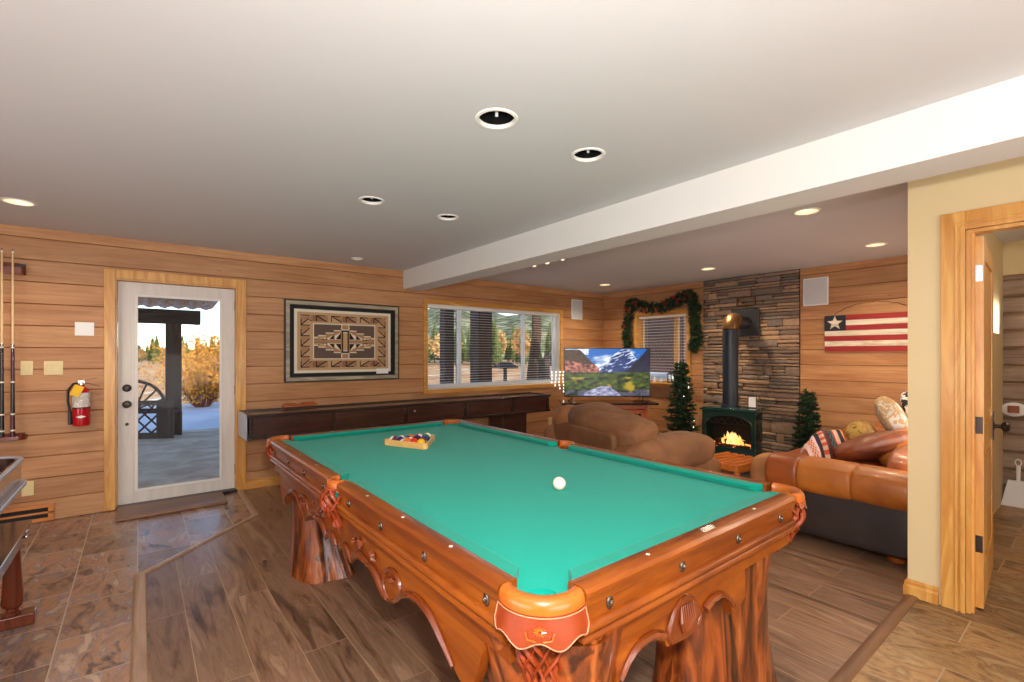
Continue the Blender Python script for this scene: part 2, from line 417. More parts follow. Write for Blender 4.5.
for i, z in enumerate((1.078, .93)):
    mb = MB()
    T = Matrix.Rotation(rad(90), 4, 'X')
    mb.lathe([(.034, 0), (.034, .008), (.028, .012), (.001, .012)], (-.077, ys, z), 24, T)
    if i == 0:
        mb.lathe([(.014, .01), (.014, .022), (.001, .024)], (-.077, ys, z), 16, T); mb.box(-.081, -.073, ys - .04, ys - .02, z - .018, z + .018)
        tag(mb.build('deadbolt', 'bronze', leaf), 'dark bronze deadbolt')
    else:
        mb.lathe([(.011, .01), (.011, .035), (.026, .045), (.030, .058), (.024, .072), (.001, .076)], (-.077, ys, z), 20, T)
        tag(mb.build('door_knob', 'bronze', leaf), 'dark bronze knob')
tag(MB().lathe([(.014, 0), (.014, .006), (.001, .008)], (-.077, ys, .75), 16, Matrix.Rotation(rad(90), 4, 'X')).build('peg', 'bronze', leaf), 'small dark plug')
for z in (1.88, 1.02, .22):
    at(MB().box(lx1 - .002, lx1 + .014, yd - .012, yd + .004, z - .05, z + .05).build('door_hinge', 'bronze', d1, bevel=.002), d1)
at(MB().box(DX0, DX1, 5.47, 5.65, .0075, .024).build('threshold', 'bronze', d1, bevel=.003), d1)
tag(MB().box(-.145, .655, 5.085, 5.462, .004, .03).build('door_ramp', 'strip_x', bevel=.006), 'low brown wooden ramp board lying on the slate before the glass door', 'ramp')
# ------------------------------------------------------------------ windows
def blinds(par, ax, plane, a0, a1, z0, z1, pitch=.05, tilt=0, w=.042, name='blind_slat', groups=1, curtains=None):
    mb = MB()
    def P(a, d, z): return Vector((a, plane + d, z)) if ax == 0 else Vector((plane + d, a, z))
    z = z0 + .03
    while z < z1 - .03:
        c, s_ = math.cos(tilt) * w / 2, math.sin(tilt) * w / 2
        q = [(-c, -s_ - .0012), (c, s_ - .0012), (c, s_ + .0012), (-c, -s_ + .0012)]
        mb.rings([[P(a0, d, z + e) for d, e in q], [P(a1, d, z + e) for d, e in q]])
        z += pitch
    at(mb.build('blind_slats', 'blind', smooth=False), par)['kind'] = 'stuff'
    mb = MB()
    lo, hi = P(a0, -.028, z1 - .03), P(a1, .028, z1)
    mb.box(lo.x, hi.x, lo.y, hi.y, lo.z, hi.z); at(mb.build('blind_head_rail', 'blind', bevel=.003), par)
    mb = MB(); lo, hi = P(a0, -.02, z0), P(a1, .02, z0 + .018); mb.box(lo.x, hi.x, lo.y, hi.y, lo.z, hi.z)
    at(mb.build('blind_bottom_rail', 'blind', bevel=.003), par)
    mb = MB(); n = max(2, int((a1 - a0) / .45))
    for i in range(n):
        a = a0 + .12 + (a1 - a0 - .24) * i / (n - 1)
        for d in (-.02, .02): mb.tube([P(a, d, z0 + .01), P(a, d, z1 - .01)], .0011, 4)
    at(mb.build('blind_cords', 'blind'), par)
w1 = struct(empty('window_1', (4.1, 5.5, WZ0)))
casing('window_casing', WX0, WX1, WZ0, WZ1, YA, .055, 'pineh', w1, True)
mb = MB(); y0, y1 = YA, YA + .15
mb.box(WX0, WX0 + .014, y0, y1, WZ0, WZ1); mb.box(WX1 - .014, WX1, y0, y1, WZ0, WZ1); mb.box(WX0, WX1, y0, y1, WZ0, WZ0 + .014); mb.box(WX0, WX1, y0, y1, WZ1 - .014, WZ1)
at(mb.build('window_jamb', 'offwhite', smooth=False), w1)
mb = MB(); ya, yb = YA + .08, YA + .125
a, b_ = WX0 + .014, WX1 - .014
for x0, x1 in ((a, a + .03), (b_ - .045, b_), (3.45, 3.50), (4.59, 4.64)): mb.box(x0, x1, ya, yb, WZ0 + .014, WZ1 - .014)
for x0, x1 in ((a, b_),):
    mb.box(x0, x1, ya + .002, yb - .002, WZ0 + .014, WZ0 + .06); mb.box(x0, x1, ya + .002, yb - .002, WZ1 - .04, WZ1 - .014)
at(mb.build('window_frame', 'white', smooth=False), w1)
at(MB().box(a + .02, b_ - .02, YA + .1, YA + .104, WZ0 + .04, WZ1 - .04).build('window_pane', 'glass'), w1)
blinds(w1, 0, YA + .045, WX0 + .02, WX1 - .03, WZ0 + .02, WZ1 - .015, .036, 0, .03)
w2 = struct(empty('window_2', (XB, 4.34, VZ0)))
mb = MB(); cw = .055; x0, x1 = XB - .022, XB
mb.box(x0, x1, VY0 - cw, VY0, VZ0 - cw, VZ1 + cw); mb.box(x0, x1, VY1, VY1 + cw, VZ0 - cw, VZ1 + cw); mb.box(x0, x1, VY0, VY1, VZ1, VZ1 + cw); mb.box(x0, x1, VY0, VY1, VZ0 - cw, VZ0)
at(mb.build('window_casing', 'piney', smooth=False, bevel=.003), w2)
at(MB().box(XB - .13, XB + .06, VY0 - .07, VY1 + .07, VZ0 - .012, VZ0 + .012).build('window_sill', 'piney', bevel=.004), w2)
mb = MB(); mb.box(XB, XB + .15, VY0, VY0 + .014, VZ0 + .012, VZ1); mb.box(XB, XB + .15, VY1 - .014, VY1, VZ0 + .012, VZ1); mb.box(XB, XB + .15, VY0, VY1, VZ1 - .014, VZ1); mb.box(XB + .06, XB + .15, VY0, VY1, VZ0, VZ0 + .03)
at(mb.build('window_jamb', 'piney', smooth=False), w2)
mb = MB(); xa, xb = XB + .08, XB + .12
for p, q in ((VY0 + .014, VY0 + .05), (VY1 - .05, VY1 - .014), (4.10, 4.17)): mb.box(xa, xb, p, q, VZ0 + .03, VZ1 - .014)
mb.box(xa, xb, VY0, VY1, VZ0 + .03, VZ0 + .06); mb.box(xa, xb, VY0, VY1, VZ1 - .05, VZ1 - .014)
at(mb.build('window_frame', 'pine', smooth=False), w2)
at(MB().box(XB + .098, XB + .102, VY0 + .03, VY1 - .03, VZ0 + .04, VZ1 - .03).build('window_pane', 'glass'), w2)
blinds(w2, 1, XB + .045, VY0 + .018, VY1 - .018, VZ0 + .03, VZ1 - .015, .045, 0, .035)
# ------------------------------------------------------------------ inner door (door_2)
d2 = struct(empty('door_2', (PX, .5, 0)))
mb = MB(); w = .10; yj0, yj1, zt = J0, J1, JZ
for q, (e0, e1, dd) in enumerate(((0, .1, .016), (.0, .02, .026), (.03, .042, .022))):
    mb.box(PX - dd, PX - .0005, yj1 + e0, yj1 + e1, .0045, zt + e1); mb.box(PX - dd, PX - .0005, yj0 - e1, yj0 - e0, .0045, zt + e1); mb.box(PX - dd, PX - .0005, yj0 - e0, yj1 + e0, zt + e0, zt + e1)
at(mb.build('casing', 'pine', smooth=False, bevel=.002), d2)
mb = MB(); mb.box(PX, PX + .085, yj1 - .018, yj1, .0045, zt); mb.box(PX, PX + .085, yj0, yj0 + .018, .0045, zt); mb.box(PX, PX + .085, yj0 + .018, yj1 - .018, zt - .018, zt)
mb.box(PX + .02, PX + .045, yj1 - .03, yj1 - .018, .0045, zt - .018)
at(mb.build('door_jamb', 'pine', smooth=False), d2)
lf = empty('door_leaf', (0, 0, 0)); lf.parent = d2; lf.location = Vector((PX + .09, .478, 0)) - d2.location; lf.rotation_euler = (0, 0, rad(3.8))
mb = MB(); L_, T_ = .76, .035
# rails and stiles with raised panels on both faces; leaf runs along local +X, thickness in -Y
for a0, a1, z0, z1 in ((0, .11, .015, 2.02), (L_ - .11, L_, .015, 2.02), (.11, L_ - .11, .015, .22), (.11, L_ - .11, .86, 1.0), (.11, L_ - .11, 1.90, 2.02)): mb.box(a0, a1, -T_, 0, z0, z1)
mb.box(.11, L_ - .11, -T_ + .01, -.01, .22, .86); mb.box(.11, L_ - .11, -T_ + .01, -.01, 1.0, 1.90)
mb.box(.16, L_ - .16, -T_ + .003, -.003, .27, .81); mb.box(.16, L_ - .16, -T_ + .003, -.003, 1.05, 1.85)
mb.build('door_panel', 'pine', lf, smooth=False, bevel=.002)
mb = MB(); T = Matrix.Rotation(rad(90), 4, 'X')
mb.lathe([(.03, 0), (.03, .006), (.012, .012), (.012, .035), (.03, .045), (.034, .06), (.024, .074), (.001, .078)], (L_ - .07, -T_, .93), 20, T)
mb.lathe([(.03, 0), (.03, .006), (.012, .012), (.012, .035), (.03, .045), (.034, .06), (.024, .074), (.001, .078)], (L_ - .07, 0, .93), 20, Matrix.Rotation(rad(-90), 4, 'X'))
mb.box(L_ - .09, L_ - .05, -T_ - .006, -T_, .84, 1.02)
tag(mb.build('door_knob', 'bronze', lf), 'dark bronze knob with long plate')
for z in (1.82, 1.0, .36):
    tag(MB().box(-.004, .0005, -T_ + .004, 0.004, z - .045, z + .045).build('door_hinge', 'steel' if z > 1.5 else 'bronze', lf, bevel=.001), 'pale steel hinge leaf' if z > 1.5 else 'dark bronze hinge leaf')
# ------------------------------------------------------------------ pool table
M['tw'] = wood('table_wood', sr(128, 60, 10), sr(160, 84, 18), 4, 1, .30, .12, 8, sr(96, 38, 6), .03)
M['twx'] = wood('table_wood_x', sr(128, 60, 10), sr(160, 84, 18), 4, 0, .30, .12, 8, sr(96, 38, 6), .03)
M['carve'] = plain('carved_wood', sr(116, 52, 18), .25, var=.3, scale=14, coat=.5)
M['leather_o'] = plain('pocket_leather', sr(188, 96, 28), .3, var=.1, scale=20, coat=.3)
M['leather_r'] = plain('pocket_shield_leather', sr(140, 52, 12), .42, var=.18, scale=24, bmp=.1, coat=0)
M['stitch'] = plain('stitching', sr(196, 132, 96), .5)
M['felt'] = plain('green_cloth', sr(0, 160, 140), .9, var=.03, scale=3, sheen=.1, spec=.15)
M['cushion'] = plain('cushion_cloth', sr(0, 144, 124), .85, var=.03, scale=3, sheen=.1, spec=.15)
M['rosettem'] = plain('dark_bronze_metal', (.16, .13, .11), .22, .9)
M['ivory'] = plain('ivory', sr(240, 232, 214), .25, var=.02)
def trunkmat(name):
    m, nt, b = newmat(name)
    v = objco(nt, (6, 6, 1.0)); n = noise_n(nt, v, 1.5, 6, 2.0, .6); n2 = noise_n(nt, objco(nt, (7, 7, 1.5)), 1.5, 6, 1.8)
    r = ramp(nt, [(.34, sr(46, 20, 8)), (.45, sr(104, 48, 18)), (.56, sr(148, 72, 26)), (.72, sr(184, 110, 52))]); nt.links.new(n.outputs[0], r.inputs[0])
    r2 = ramp(nt, [(.37, (.32, .28, .26)), (.43, (1, 1, 1))]); nt.links.new(n2.outputs[0], r2.inputs[0])
    nt.links.new(mix(nt, 1, r.outputs[0], r2.outputs[0], 'MULTIPLY'), b.inputs['Base Color'])
    b.inputs['Roughness'].default_value = .32; b.inputs['Coat Weight'].default_value = .35
    bump(nt, b, n2.outputs[0], .5, .012); return m
M['trunk'] = trunkmat('trunk_wood')
W_, L_ = .7485, 1.39
RT, BED = .82, .787
pt = empty('pool_table', (1.4385, 2.18, 0), rad(.2), 'large billiard table with green cloth, carved reddish wood and tree trunk legs', 'pool table')
holes = [circ(sx * (W_ - .078), sy * (L_ - .078), .050, 32) for sx in (-1, 1) for sy in (-1, 1)] + [circ(sx * (W_ - .046), 0, .044, 28) for sx in (-1, 1)]
mb = fill_plane('bed', [(-W_ + .024, -L_ + .024), (W_ - .024, -L_ + .024), (W_ - .024, L_ - .024), (-W_ + .024, L_ - .024)], holes, BED, 'felt')
for h in holes:
    mb.rings([[Vector((x, y, z)) for x, y in h] for z in (BED, BED - .05)], cap=False)
    cxh = sum(p[0] for p in h) / len(h); cyh = sum(p[1] for p in h) / len(h)
    mb.rings([[Vector((cxh + (x - cxh) * k, cyh + (y - cyh) * k, BED - .05 - (1 - k) * .02)) for x, y in h] for k in (1, .5, .02)], cap=False)
mb.build('bed_cloth', 'felt', pt, smooth=False, recalc=False)
railp = [(-.056, .770), (-.056, .817), (-.052, .8195), (-.012, .8205), (0, .817), (.007, .808), (.006, .797), (0, .788), (-.004, .770)]
def side(s, axis):          # maps (outward u, along t, z)
    if axis == 0: return lambda u, t, z: Vector((s * (W_ + u), t, z))
    return lambda u, t, z: Vector((t, s * (L_ + u), z))
def seg(mb, f, prof, t0, t1, ends=None):
    a = [f(u, t0 if not ends else t0 + ends[i], z) for i, (u, z) in enumerate(prof)]
    b = [f(u, t1 if not ends else t1 - ends[i], z) for i, (u, z) in enumerate(prof)]
    mb.rings([a, b])
CP = .146                   # rail ends short of the corner
segs = [(side(s, 0), t0, t1, 'tw', s, 0) for s in (-1, 1) for t0, t1 in ((-L_ + CP, -.066), (.066, L_ - CP))] + [(side(s, 1), -W_ + CP, W_ - CP, 'twx', s, 1) for s in (-1, 1)]
for f, t0, t1, m, s, ax in segs:
    mb = MB(); seg(mb, f, railp, t0, t1)
    r = mb.build('rail', m, pt, bevel=0)
    tn = (t0 + t1) / 2
    spots = [tn - .318, tn, tn + .318]
    for t in spots:
        if ax == 1 and s == -1 and abs(t) < .01: continue
        mb = MB(); p = f(-.026, t, .8203); mb.lathe([(.0062, 0), (.0062, .0008), (.001, .001)], p, 12)
        tag(mb.build('sight', 'ivory', r), 'white pearl sight')
    if ax == 1 and s == -1:
        mb = MB(); pl = [(-.04, -.03), (-.014, -.042), (-.014, .03), (-.04, .042)]
        mb.prism(pl, lambda u, t: f(u, t, .8203), lambda u, t: f(u, t, .8215))
        tag(mb.build('name_plate', 'chrome', r), 'small silver plate')
    # cushion with mitred ends
    cp = [(-.055, .788), (-.055, .8185), (-.068, .8185), (-.104, .8165), (-.108, .811), (-.094, .788)]
    e = [.0, .0, .012, .04, .043, .03] if True else None
    if ax == 0:
        ta = t0 + (.012 if abs(t0) > .1 else -.012) ; tb = t1 - (.012 if abs(t1) > .1 else -.012)
    else: ta, tb = t0 + .012, t1 - .012
    mb = MB(); seg(mb, f, cp, ta, tb, e); mb.build('cushion', 'cushion', pt, bevel=.003)
# apron under the rails
apr = [(-.04, .62), (-.04, .79), (-.012, .79), (-.012, .722), (-.026, .715), (-.026, .62)]
mld = [(-.04, .728), (-.010, .728), (.002, .722), (.006, .714), (.003, .706), (-.006, .702), (.001, .698), (.005, .690), (.002, .682), (-.009, .678), (-.012, .669), (-.04, .665)]
for s in (-1, 1):
    for ax, n in ((0, L_), (1, W_)):
        f = side(s, ax); m = 'tw' if ax == 0 else 'twx'
        mb = MB(); seg(mb, f, apr, -n + .135, n - .135)
        ap = mb.build('apron', m, pt)
        mb = MB(); seg(mb, f, mld, -n + .138, n - .138)
        mb.build('apron_moulding', m, pt, smooth=True, angle=60)
        for t in ((-1.175, -.84, -.505, -.17, .17, .505, .84, 1.175) if ax == 0 else (-.50, -.17, .17, .50)):
            mb = MB(); T = Matrix.Rotation(rad(90), 4, 'Y') if ax == 0 else Matrix.Rotation(rad(-90), 4, 'X')
            if s < 0: T = Matrix.Rotation(rad(-90), 4, 'Y') if ax == 0 else Matrix.Rotation(rad(90), 4, 'X')
            mb.ball(f(-.010, t, .752), 1, 12, 8, (.005, .013, .019) if ax == 0 else (.013, .005, .019))
            mb.ball(f(-.005, t, .752), 1, 10, 6, (.006, .006, .009) if ax == 0 else (.006, .006, .009))
            tag(mb.build('rosette', 'rosettem', ap), 'dark metal oval rosette')
mb = MB(); mb.prism([(-W_ + .03, -L_ + .15), (-W_ + .15, -L_ + .03), (W_ - .15, -L_ + .03), (W_ - .03, -L_ + .15), (W_ - .03, L_ - .15), (W_ - .15, L_ - .03), (-W_ + .15, L_ - .03), (-W_ + .03, L_ - .15)], lambda x, y: Vector((x, y, .667)), lambda x, y: Vector((x, y, .75))); mb.build('slate_frame', 'tw', pt, smooth=False)
# carved skirts hanging under the moulding
def interp(pts, n=6):
    out = []
    for i in range(len(pts) - 1):
        p0 = pts[max(i - 1, 0)]; p1 = pts[i]; p2 = pts[i + 1]; p3 = pts[min(i + 2, len(pts) - 1)]
        for k in range(n):
            t = k / n
            out.append(tuple(.5 * ((2 * p1[j]) + (-p0[j] + p2[j]) * t + (2 * p0[j] - 5 * p1[j] + 4 * p2[j] - p3[j]) * t * t + (-p0[j] + 3 * p1[j] - 3 * p2[j] + p3[j]) * t ** 3) for j in range(len(p1))))
    out.append(tuple(pts[-1])); return out
def skirt(f, half, drops, name, m, leaves):
    low = [(-t, z) for t, z in reversed(half[1:])] + half
    if drops: low = [(t + drops, z) for t, z in low] + [(.22, .50), (.26, .52)]
    low = interp(low, 5)
    poly = [(low[0][0], .68)] + low + [(low[-1][0], .665)]
    mb = MB()
    top = [(t, .665) for t, z in low]
    R = []
    for (t, z) in low:
        R.append([f(-.035, t, .675), f(-.030, t, (z + .665) / 2), f(-.028, t, z), f(-.062, t, z), f(-.062, t, .675)])
    mb.rings(R)
    sk = mb.build(name, m, pt, smooth=True, angle=40)
    return sk, low
side_half = [(t * .86, z) for t, z in [(0, .505), (.05, .515), (.10, .545), (.16, .530), (.195, .505), (.235, .525), (.29, .552), (.42, .552), (.50, .535), (.56, .500), (.60, .487), (.66, .495), (.72, .525), (.80, .565), (.88, .582), (.96, .575), (1.02, .55), (1.08, .515), (1.14, .475), (1.20, .45), (1.26, .47), (1.32, .60)]]
for s in (-1, 1):
    f = side(s, 0)
    sk, low = skirt(f, side_half, None, 'side_skirt', 'tw', None)
    # scroll beads along the lower edge
    def scroll(pts, r, off=-.022):
        mb = MB(); P = [f(off, t * .86, z) for t, z in interp(pts, 5)]; n = len(P)
        mb.tube(P, [r * (.55 + .75 * (1 - abs(2 * i / (n - 1) - 1) ** 2) * (1 if True else 0)) for i in range(n)], 8)
        return tag(mb.build('scroll', 'carve', sk))
    for q in (-1, 1):
        scroll([(q * .20, .500), (q * .13, .540), (q * .07, .540), (q * .03, .510)], .012)
        scroll([(q * .20, .505), (q * .225, .53), (q * .28, .558), (q * .36, .562), (q * .44, .552)], .012)
        scroll([(q * .38, .545), (q * .44, .556), (q * .51, .540), (q * .57, .505), (q * .62, .488)], .011)
        scroll([(q * .62, .488), (q * .57, .530), (q * .60, .585), (q * .67, .605), (q * .73, .585), (q * .735, .54), (q * .68, .502), (q * .62, .488)], .008, -.026)
        scroll([(q * .69, .508), (q * .76, .550), (q * .84, .580), (q * .92, .586), (q * 1.0, .568), (q * 1.07, .530), (q * 1.15, .478)], .010)
        # leaf sprays
        mb = MB()
        for cx_, cz_, a0_, nl, ll in ((.33, .615, 200, 7, .055), (.45, .600, 20, 7, .05), (.65, .565, 90, 6, .035), (.24, .60, 160, 5, .04)):
            for i in range(nl):
                a = rad(a0_ - 60 + 120 * i / (nl - 1)); l = ll * (.8 + .2 * math.cos(i))
                p0 = f(-.028, q * cx_ * .86, cz_); p2 = f(-.026, q * (cx_ + math.cos(a) * l) * .86, cz_ + math.sin(a) * l * .55); p1 = (p0 + p2) / 2 + (f(.010, 0, 0) - f(0, 0, 0))
                mb.tube([p0, p1, p2], [.003, .007, .002], 6)
        mb.build('leaf_carving', 'carve', sk)['kind'] = 'stuff'
end_half = [(0, .527), (.05, .525), (.08, .522), (.095, .545), (.12, .565), (.17, .585), (.22, .58), (.26, .56), (.29, .53), (.31, .48)]
EO = -.14
for s in (-1, 1):
    f = side(s, 1)
    sk, low = skirt(f, end_half, EO, 'end_skirt', 'twx', None)
    def scroll(pts, r, off=-.022):
        mb = MB(); P = [f(off, t + EO, z) for t, z in interp(pts, 5)]; n = len(P)
        mb.tube(P, [r * (.5 + .6 * i / (n - 1)) for i in range(n)], 8); mb.build('scroll', 'carve', sk)
    for q in (-1, 1):
        scroll([(q * .30, .52), (q * .265, .56), (q * .22, .585), (q * .16, .588), (q * .115, .570)], .014)
        scroll([(q * .02, .645), (q * .05, .625), (q * .075, .59), (q * .085, .565), (q * .07, .54)], .009)
    mb = MB()
    poly = [(-.075, .53), (-.085, .565), (-.065, .60), (-.03, .64), (0, .65), (.03, .64), (.065, .60), (.085, .565), (.075, .53), (0, .522)]
    mb.prism(poly, lambda t, z: f(-.03, t + EO, z), lambda t, z: f(-.017, t + EO, z))
    for k in range(-3, 4):
        mb.tube([f(-.014, EO + k * .006, .545), f(-.009, EO + k * .012, .585), f(-.014, EO + k * .010, .628)], [.003, .006, .002], 6)
    mb.build('cartouche', 'carve', sk, bevel=0)
# tree trunk legs
def trunk(cx, cy, rx, ry, seed, top=.69, flare=1.25, waist=.86):
    mb = MB(); n = 88; R = []; NZ = 46
    for k in range(NZ + 1):
        z = .008 + (top - .008) * k / NZ; h = k / NZ
        w = waist + (flare - waist) * max(0, 1 - h / .42) ** 1.6 + .18 * max(0, (h - .62) / .38) ** 1.3
        ring = []
        for i in range(n):
            a = 2 * PI * i / n
            q = Vector((math.cos(a) * 1.3 + seed * 7, math.sin(a) * 1.3, z * 1.2))
            lob = 1 + .24 * noise.noise(q) + .045 * math.cos(5 * a + seed * 2 + 1.2 * z) * (.4 + .6 * noise.noise(q * .7)) + .035 * noise.noise(Vector((math.cos(a) * 6, math.sin(a) * 6 + seed, z * 1.6)))
            cr = noise.noise(Vector((math.cos(a) * 3.1 + 5, math.sin(a) * 3.1 + seed, z * .8)))
            lob -= .10 * max(0, 1 - abs(cr) / .055) * (.5 + .5 * math.sin(3 * z + seed))
            ring.append(Vector((cx + math.cos(a) * rx * w * lob + .02 * math.sin(z * 5 + seed), cy + math.sin(a) * ry * w * lob + .02 * math.cos(z * 4 + seed), z)))
        R.append(ring)
    mb.rings(R); return mb.build('leg', 'trunk', pt, angle=70)
trunk(-.49, -1.165, .185, .185, 1.0, flare=1.12, waist=.95)
trunk(.40, -1.15, .33, .17, 2.3, flare=1.10, waist=.95)
trunk(-.50, 1.00, .165, .21, 3.1, flare=1.12)
trunk(.42, 1.0, .22, .20, 4.7, flare=1.18)
# leather pockets
def pocket(cx, cy, mid, ro, ao, ri, ai, name='pocket', shield=True):
    """leather pocket: crescent lip (outer radius ro over +-ao degrees, inner ri over +-ai), hanging shield, laced net"""
    e = empty(name); e.parent = pt; r = ro - .036
    def pol(rr, a): return Vector((cx + math.cos(rad(a)) * rr, cy + math.sin(rad(a)) * rr, 0))
    mb = MB(); R = []
    pr = [(0, .800), (.06, .818), (.25, .8235), (.70, .8225), (.90, .815), (1.0, .800), (.96, .788), (.6, .784), (.1, .786)]
    for i in range(33):
        s_ = i / 16 - 1
        a, b = pol(ri, mid + s_ * ai), pol(ro, mid + s_ * ao)
        R.append([a.lerp(b, w) + Vector((0, 0, z)) for w, z in pr])
    mb.rings(R); mb.build('pocket_lip', 'leather_o', e, angle=60)
    mb = MB(); R = []; edge = []
    for i in range(41):
        t = i / 20 - 1; a = mid + t * ao * 1.02
        zb = (.718 if shield else .765) + .010 * math.cos(t * 8.5) + .006 * abs(t) + (.03 if abs(t) > .99 else .008 if abs(t) > .93 else 0)
        col = []
        for k in range(8):
            h = k / 7
            col.append(pol(ro - .004 + .007 * math.sin(h * PI * .5) + .006 * h * h * abs(t), a) + Vector((0, 0, .790 + (zb - .790) * h)))
        back = [p - Vector((math.cos(rad(a)), math.sin(rad(a)), 0)) * .006 for p in reversed(col)]
        R.append(col + back); edge.append(col[-1])
    sh = mb.rings(R).build('pocket_shield', 'leather_r', e, angle=60)
    top = [pol(ro + .0005, mid + (i / 20 - 1) * ao * 1.02) + Vector((0, 0, .784)) for i in range(41)]
    mb = MB(); mb.tube(top + edge[::-1], .0016, 6, loop=True); tag(mb.build('stitched_edge', 'stitch', sh), 'pale stitched edge')
    mb = MB(); am = rad(mid); o_ = Vector((math.cos(am), math.sin(am), 0)); tn = Vector((-o_.y, o_.x, 0)); cc = Vector((cx, cy, .755)) + o_ * (ro + .004)
    for k in range(12):
        a = 2 * PI * k / 12
        mb.tube([cc + tn * math.cos(a) * .004 + Vector((0, 0, math.sin(a) * .004)), cc + tn * math.cos(a) * .016 + Vector((0, 0, math.sin(a) * .012))], [.0022, .001], 5)
    for sg in (-1, 1):
        mb.tube([cc + tn * sg * .008 + Vector((0, 0, -.022)), cc + tn * sg * .028 + Vector((0, 0, -.018)), cc + tn * sg * .034 + Vector((0, 0, 0))], .002, 5)
    mb.build('embossing', 'leather_o', sh) if shield else mb.b.free()
    # laced net of leather thongs with a tassel
    mb = MB(); rnd = random.Random(int(mid) + 5); nn = 12
    for layer, sg in enumerate((-1, 1)):
        for k in range(nn):
            zt = 0 if shield else .045
            P = []; rr = []
            for i in range(13):
                h = i / 12; z = (.74 if shield else .785) - .17 * h
                aa = 2 * PI * k / nn + sg * h * 1.5 + layer * .2; ox = 0 if shield else .022 * (1 if cx > 0 else -1); oy = 0 if shield or abs(cy) < .1 else .02 * (1 if cy > 0 else -1)
                q = (r if shield else min(ro, .085) * (.80 + .38 * math.sin(min(1, h * 1.15) * PI))) * (1 - .48 * h) + .006 * math.sin(h * 9 + k)
                P.append((cx + ox + math.cos(aa) * q, cy + oy + math.sin(aa) * q, z)); rr.append((.0062 if shield else .0085) * (.75 + .5 * abs(math.sin(h * 6 + k))))
            mb.tube(P, rr, 6, flat=.55)
    for k in range(16):
        a = rnd.uniform(0, 2 * PI); q = rnd.uniform(.01, .045); z1 = rnd.uniform(.51, .535) + (0 if shield else .06)
        mb.tube([(cx + math.cos(a) * q, cy + math.sin(a) * q, .575 + (0 if shield else .045)), (cx + math.cos(a) * q * 1.2, cy + math.sin(a) * q * 1.2, (z1 + .6) / 2), (cx + math.cos(a + .2) * q * 1.3, cy + math.sin(a + .2) * q * 1.3, z1)], [.006, .0065, .004], 6, flat=.5)
    mb.build('laced_net', 'leather_r', e, angle=60)
for sx in (-1, 1):
    for sy in (-1, 1):
        pocket(sx * (W_ - .10), sy * (L_ - .10), math.degrees(math.atan2(sy, sx)), .115, 64, .076, 72, shield=(sx < 0 and sy < 0))
    pocket(sx * (W_ - .046), 0, 0 if sx > 0 else 180, .072, 66, .042, 92, shield=False)
# ------------------------------------------------------------------ balls and rack
BR = .0286
def wp(x, y): return Vector((x, y, 0))
cb = MB().ball((0, 0, 0), BR, 28, 18).build('cue_ball', 'ivory', angle=180)
cb.location = (1.452, 1.512, BED + BR + .001); tag(cb, 'white cue ball alone on the open green cloth', 'cue ball')
A_, B_ = Vector((1.275, 2.99, 0)), Vector((1.415, 2.672, 0))
mid_ = (A_ + B_) / 2; nrm = Vector((.925, .38, 0)); C_ = mid_ + nrm * .303
tri = [A_, B_, C_]; cen = (A_ + B_ + C_) / 3
def rtri(sc, cut):
    out = []
    for i in range(3):
        p = cen + (tri[i] - cen) * sc
        for sgn, j in ((-1, (i - 1) % 3), (1, (i + 1) % 3)):
            q = cen + (tri[j] - cen) * sc; out.append(p + (q - p).normalized() * cut)
    return out
mb = MB()
o_, i_ = rtri(1.08, .03), rtri(.985, .010)
z0, z1 = BED + .0005, BED + .038
mb.rings([[Vector((p.x, p.y, z0)) for p in o_], [Vector((p.x, p.y, z1)) for p in o_], [Vector((p.x, p.y, z1)) for p in i_], [Vector((p.x, p.y, z0)) for p in i_]], cap=False, loop=True)
M['rackwood'] = wood('rack_wood', sr(226, 168, 90), sr(240, 190, 116), 6, 1, .4, .2)
tag(mb.build('ball_rack', 'rackwood', bevel=.003), 'honey coloured wooden triangle rack around the balls on the green cloth', 'ball rack')
BC = {'yellow': sr(240, 186, 30), 'blue': sr(24, 50, 140), 'red': sr(216, 44, 30), 'purple': sr(70, 30, 100), 'orange': sr(232, 110, 30), 'green': sr(16, 92, 60), 'maroon': sr(110, 22, 30), 'black': sr(14, 14, 14)}
def ballmat(c, stripe):
    m, nt, b = newmat('ball_' + c + ('_stripe' if stripe else ''))
    t = nt.nodes.new('ShaderNodeTexCoord'); sp = nt.nodes.new('ShaderNodeSeparateXYZ'); nt.links.new(t.outputs['Object'], sp.inputs[0])
    ab = N(nt, 'ShaderNodeMath', operation='ABSOLUTE'); nt.links.new(sp.outputs[0 if not stripe else 2], ab.inputs[0])
    gt = N(nt, 'ShaderNodeMath', operation='GREATER_THAN'); nt.links.new(ab.outputs[0], gt.inputs[0]); gt.inputs[1].default_value = .0255 if not stripe else .016
    nt.links.new(mix(nt, gt.outputs[0], BC[c], sr(240, 232, 214)), b.inputs['Base Color']); b.inputs['Roughness'].default_value = .12; return m
order = [('yellow', 0), ('red', 0), ('orange', 1), ('purple', 1), ('maroon', 1), ('maroon', 0), ('black', 0), ('blue', 1), ('green', 1), ('blue', 0), ('purple', 0), ('orange', 0), ('green', 0), ('red', 1), ('yellow', 1)]
me_ball = None; k = 0; inn = rtri(.92, 0)
e1 = (A_ - B_).normalized(); e2 = (C_ - B_).normalized()
start = B_ + (cen - B_).normalized() * (2 * BR + .024)
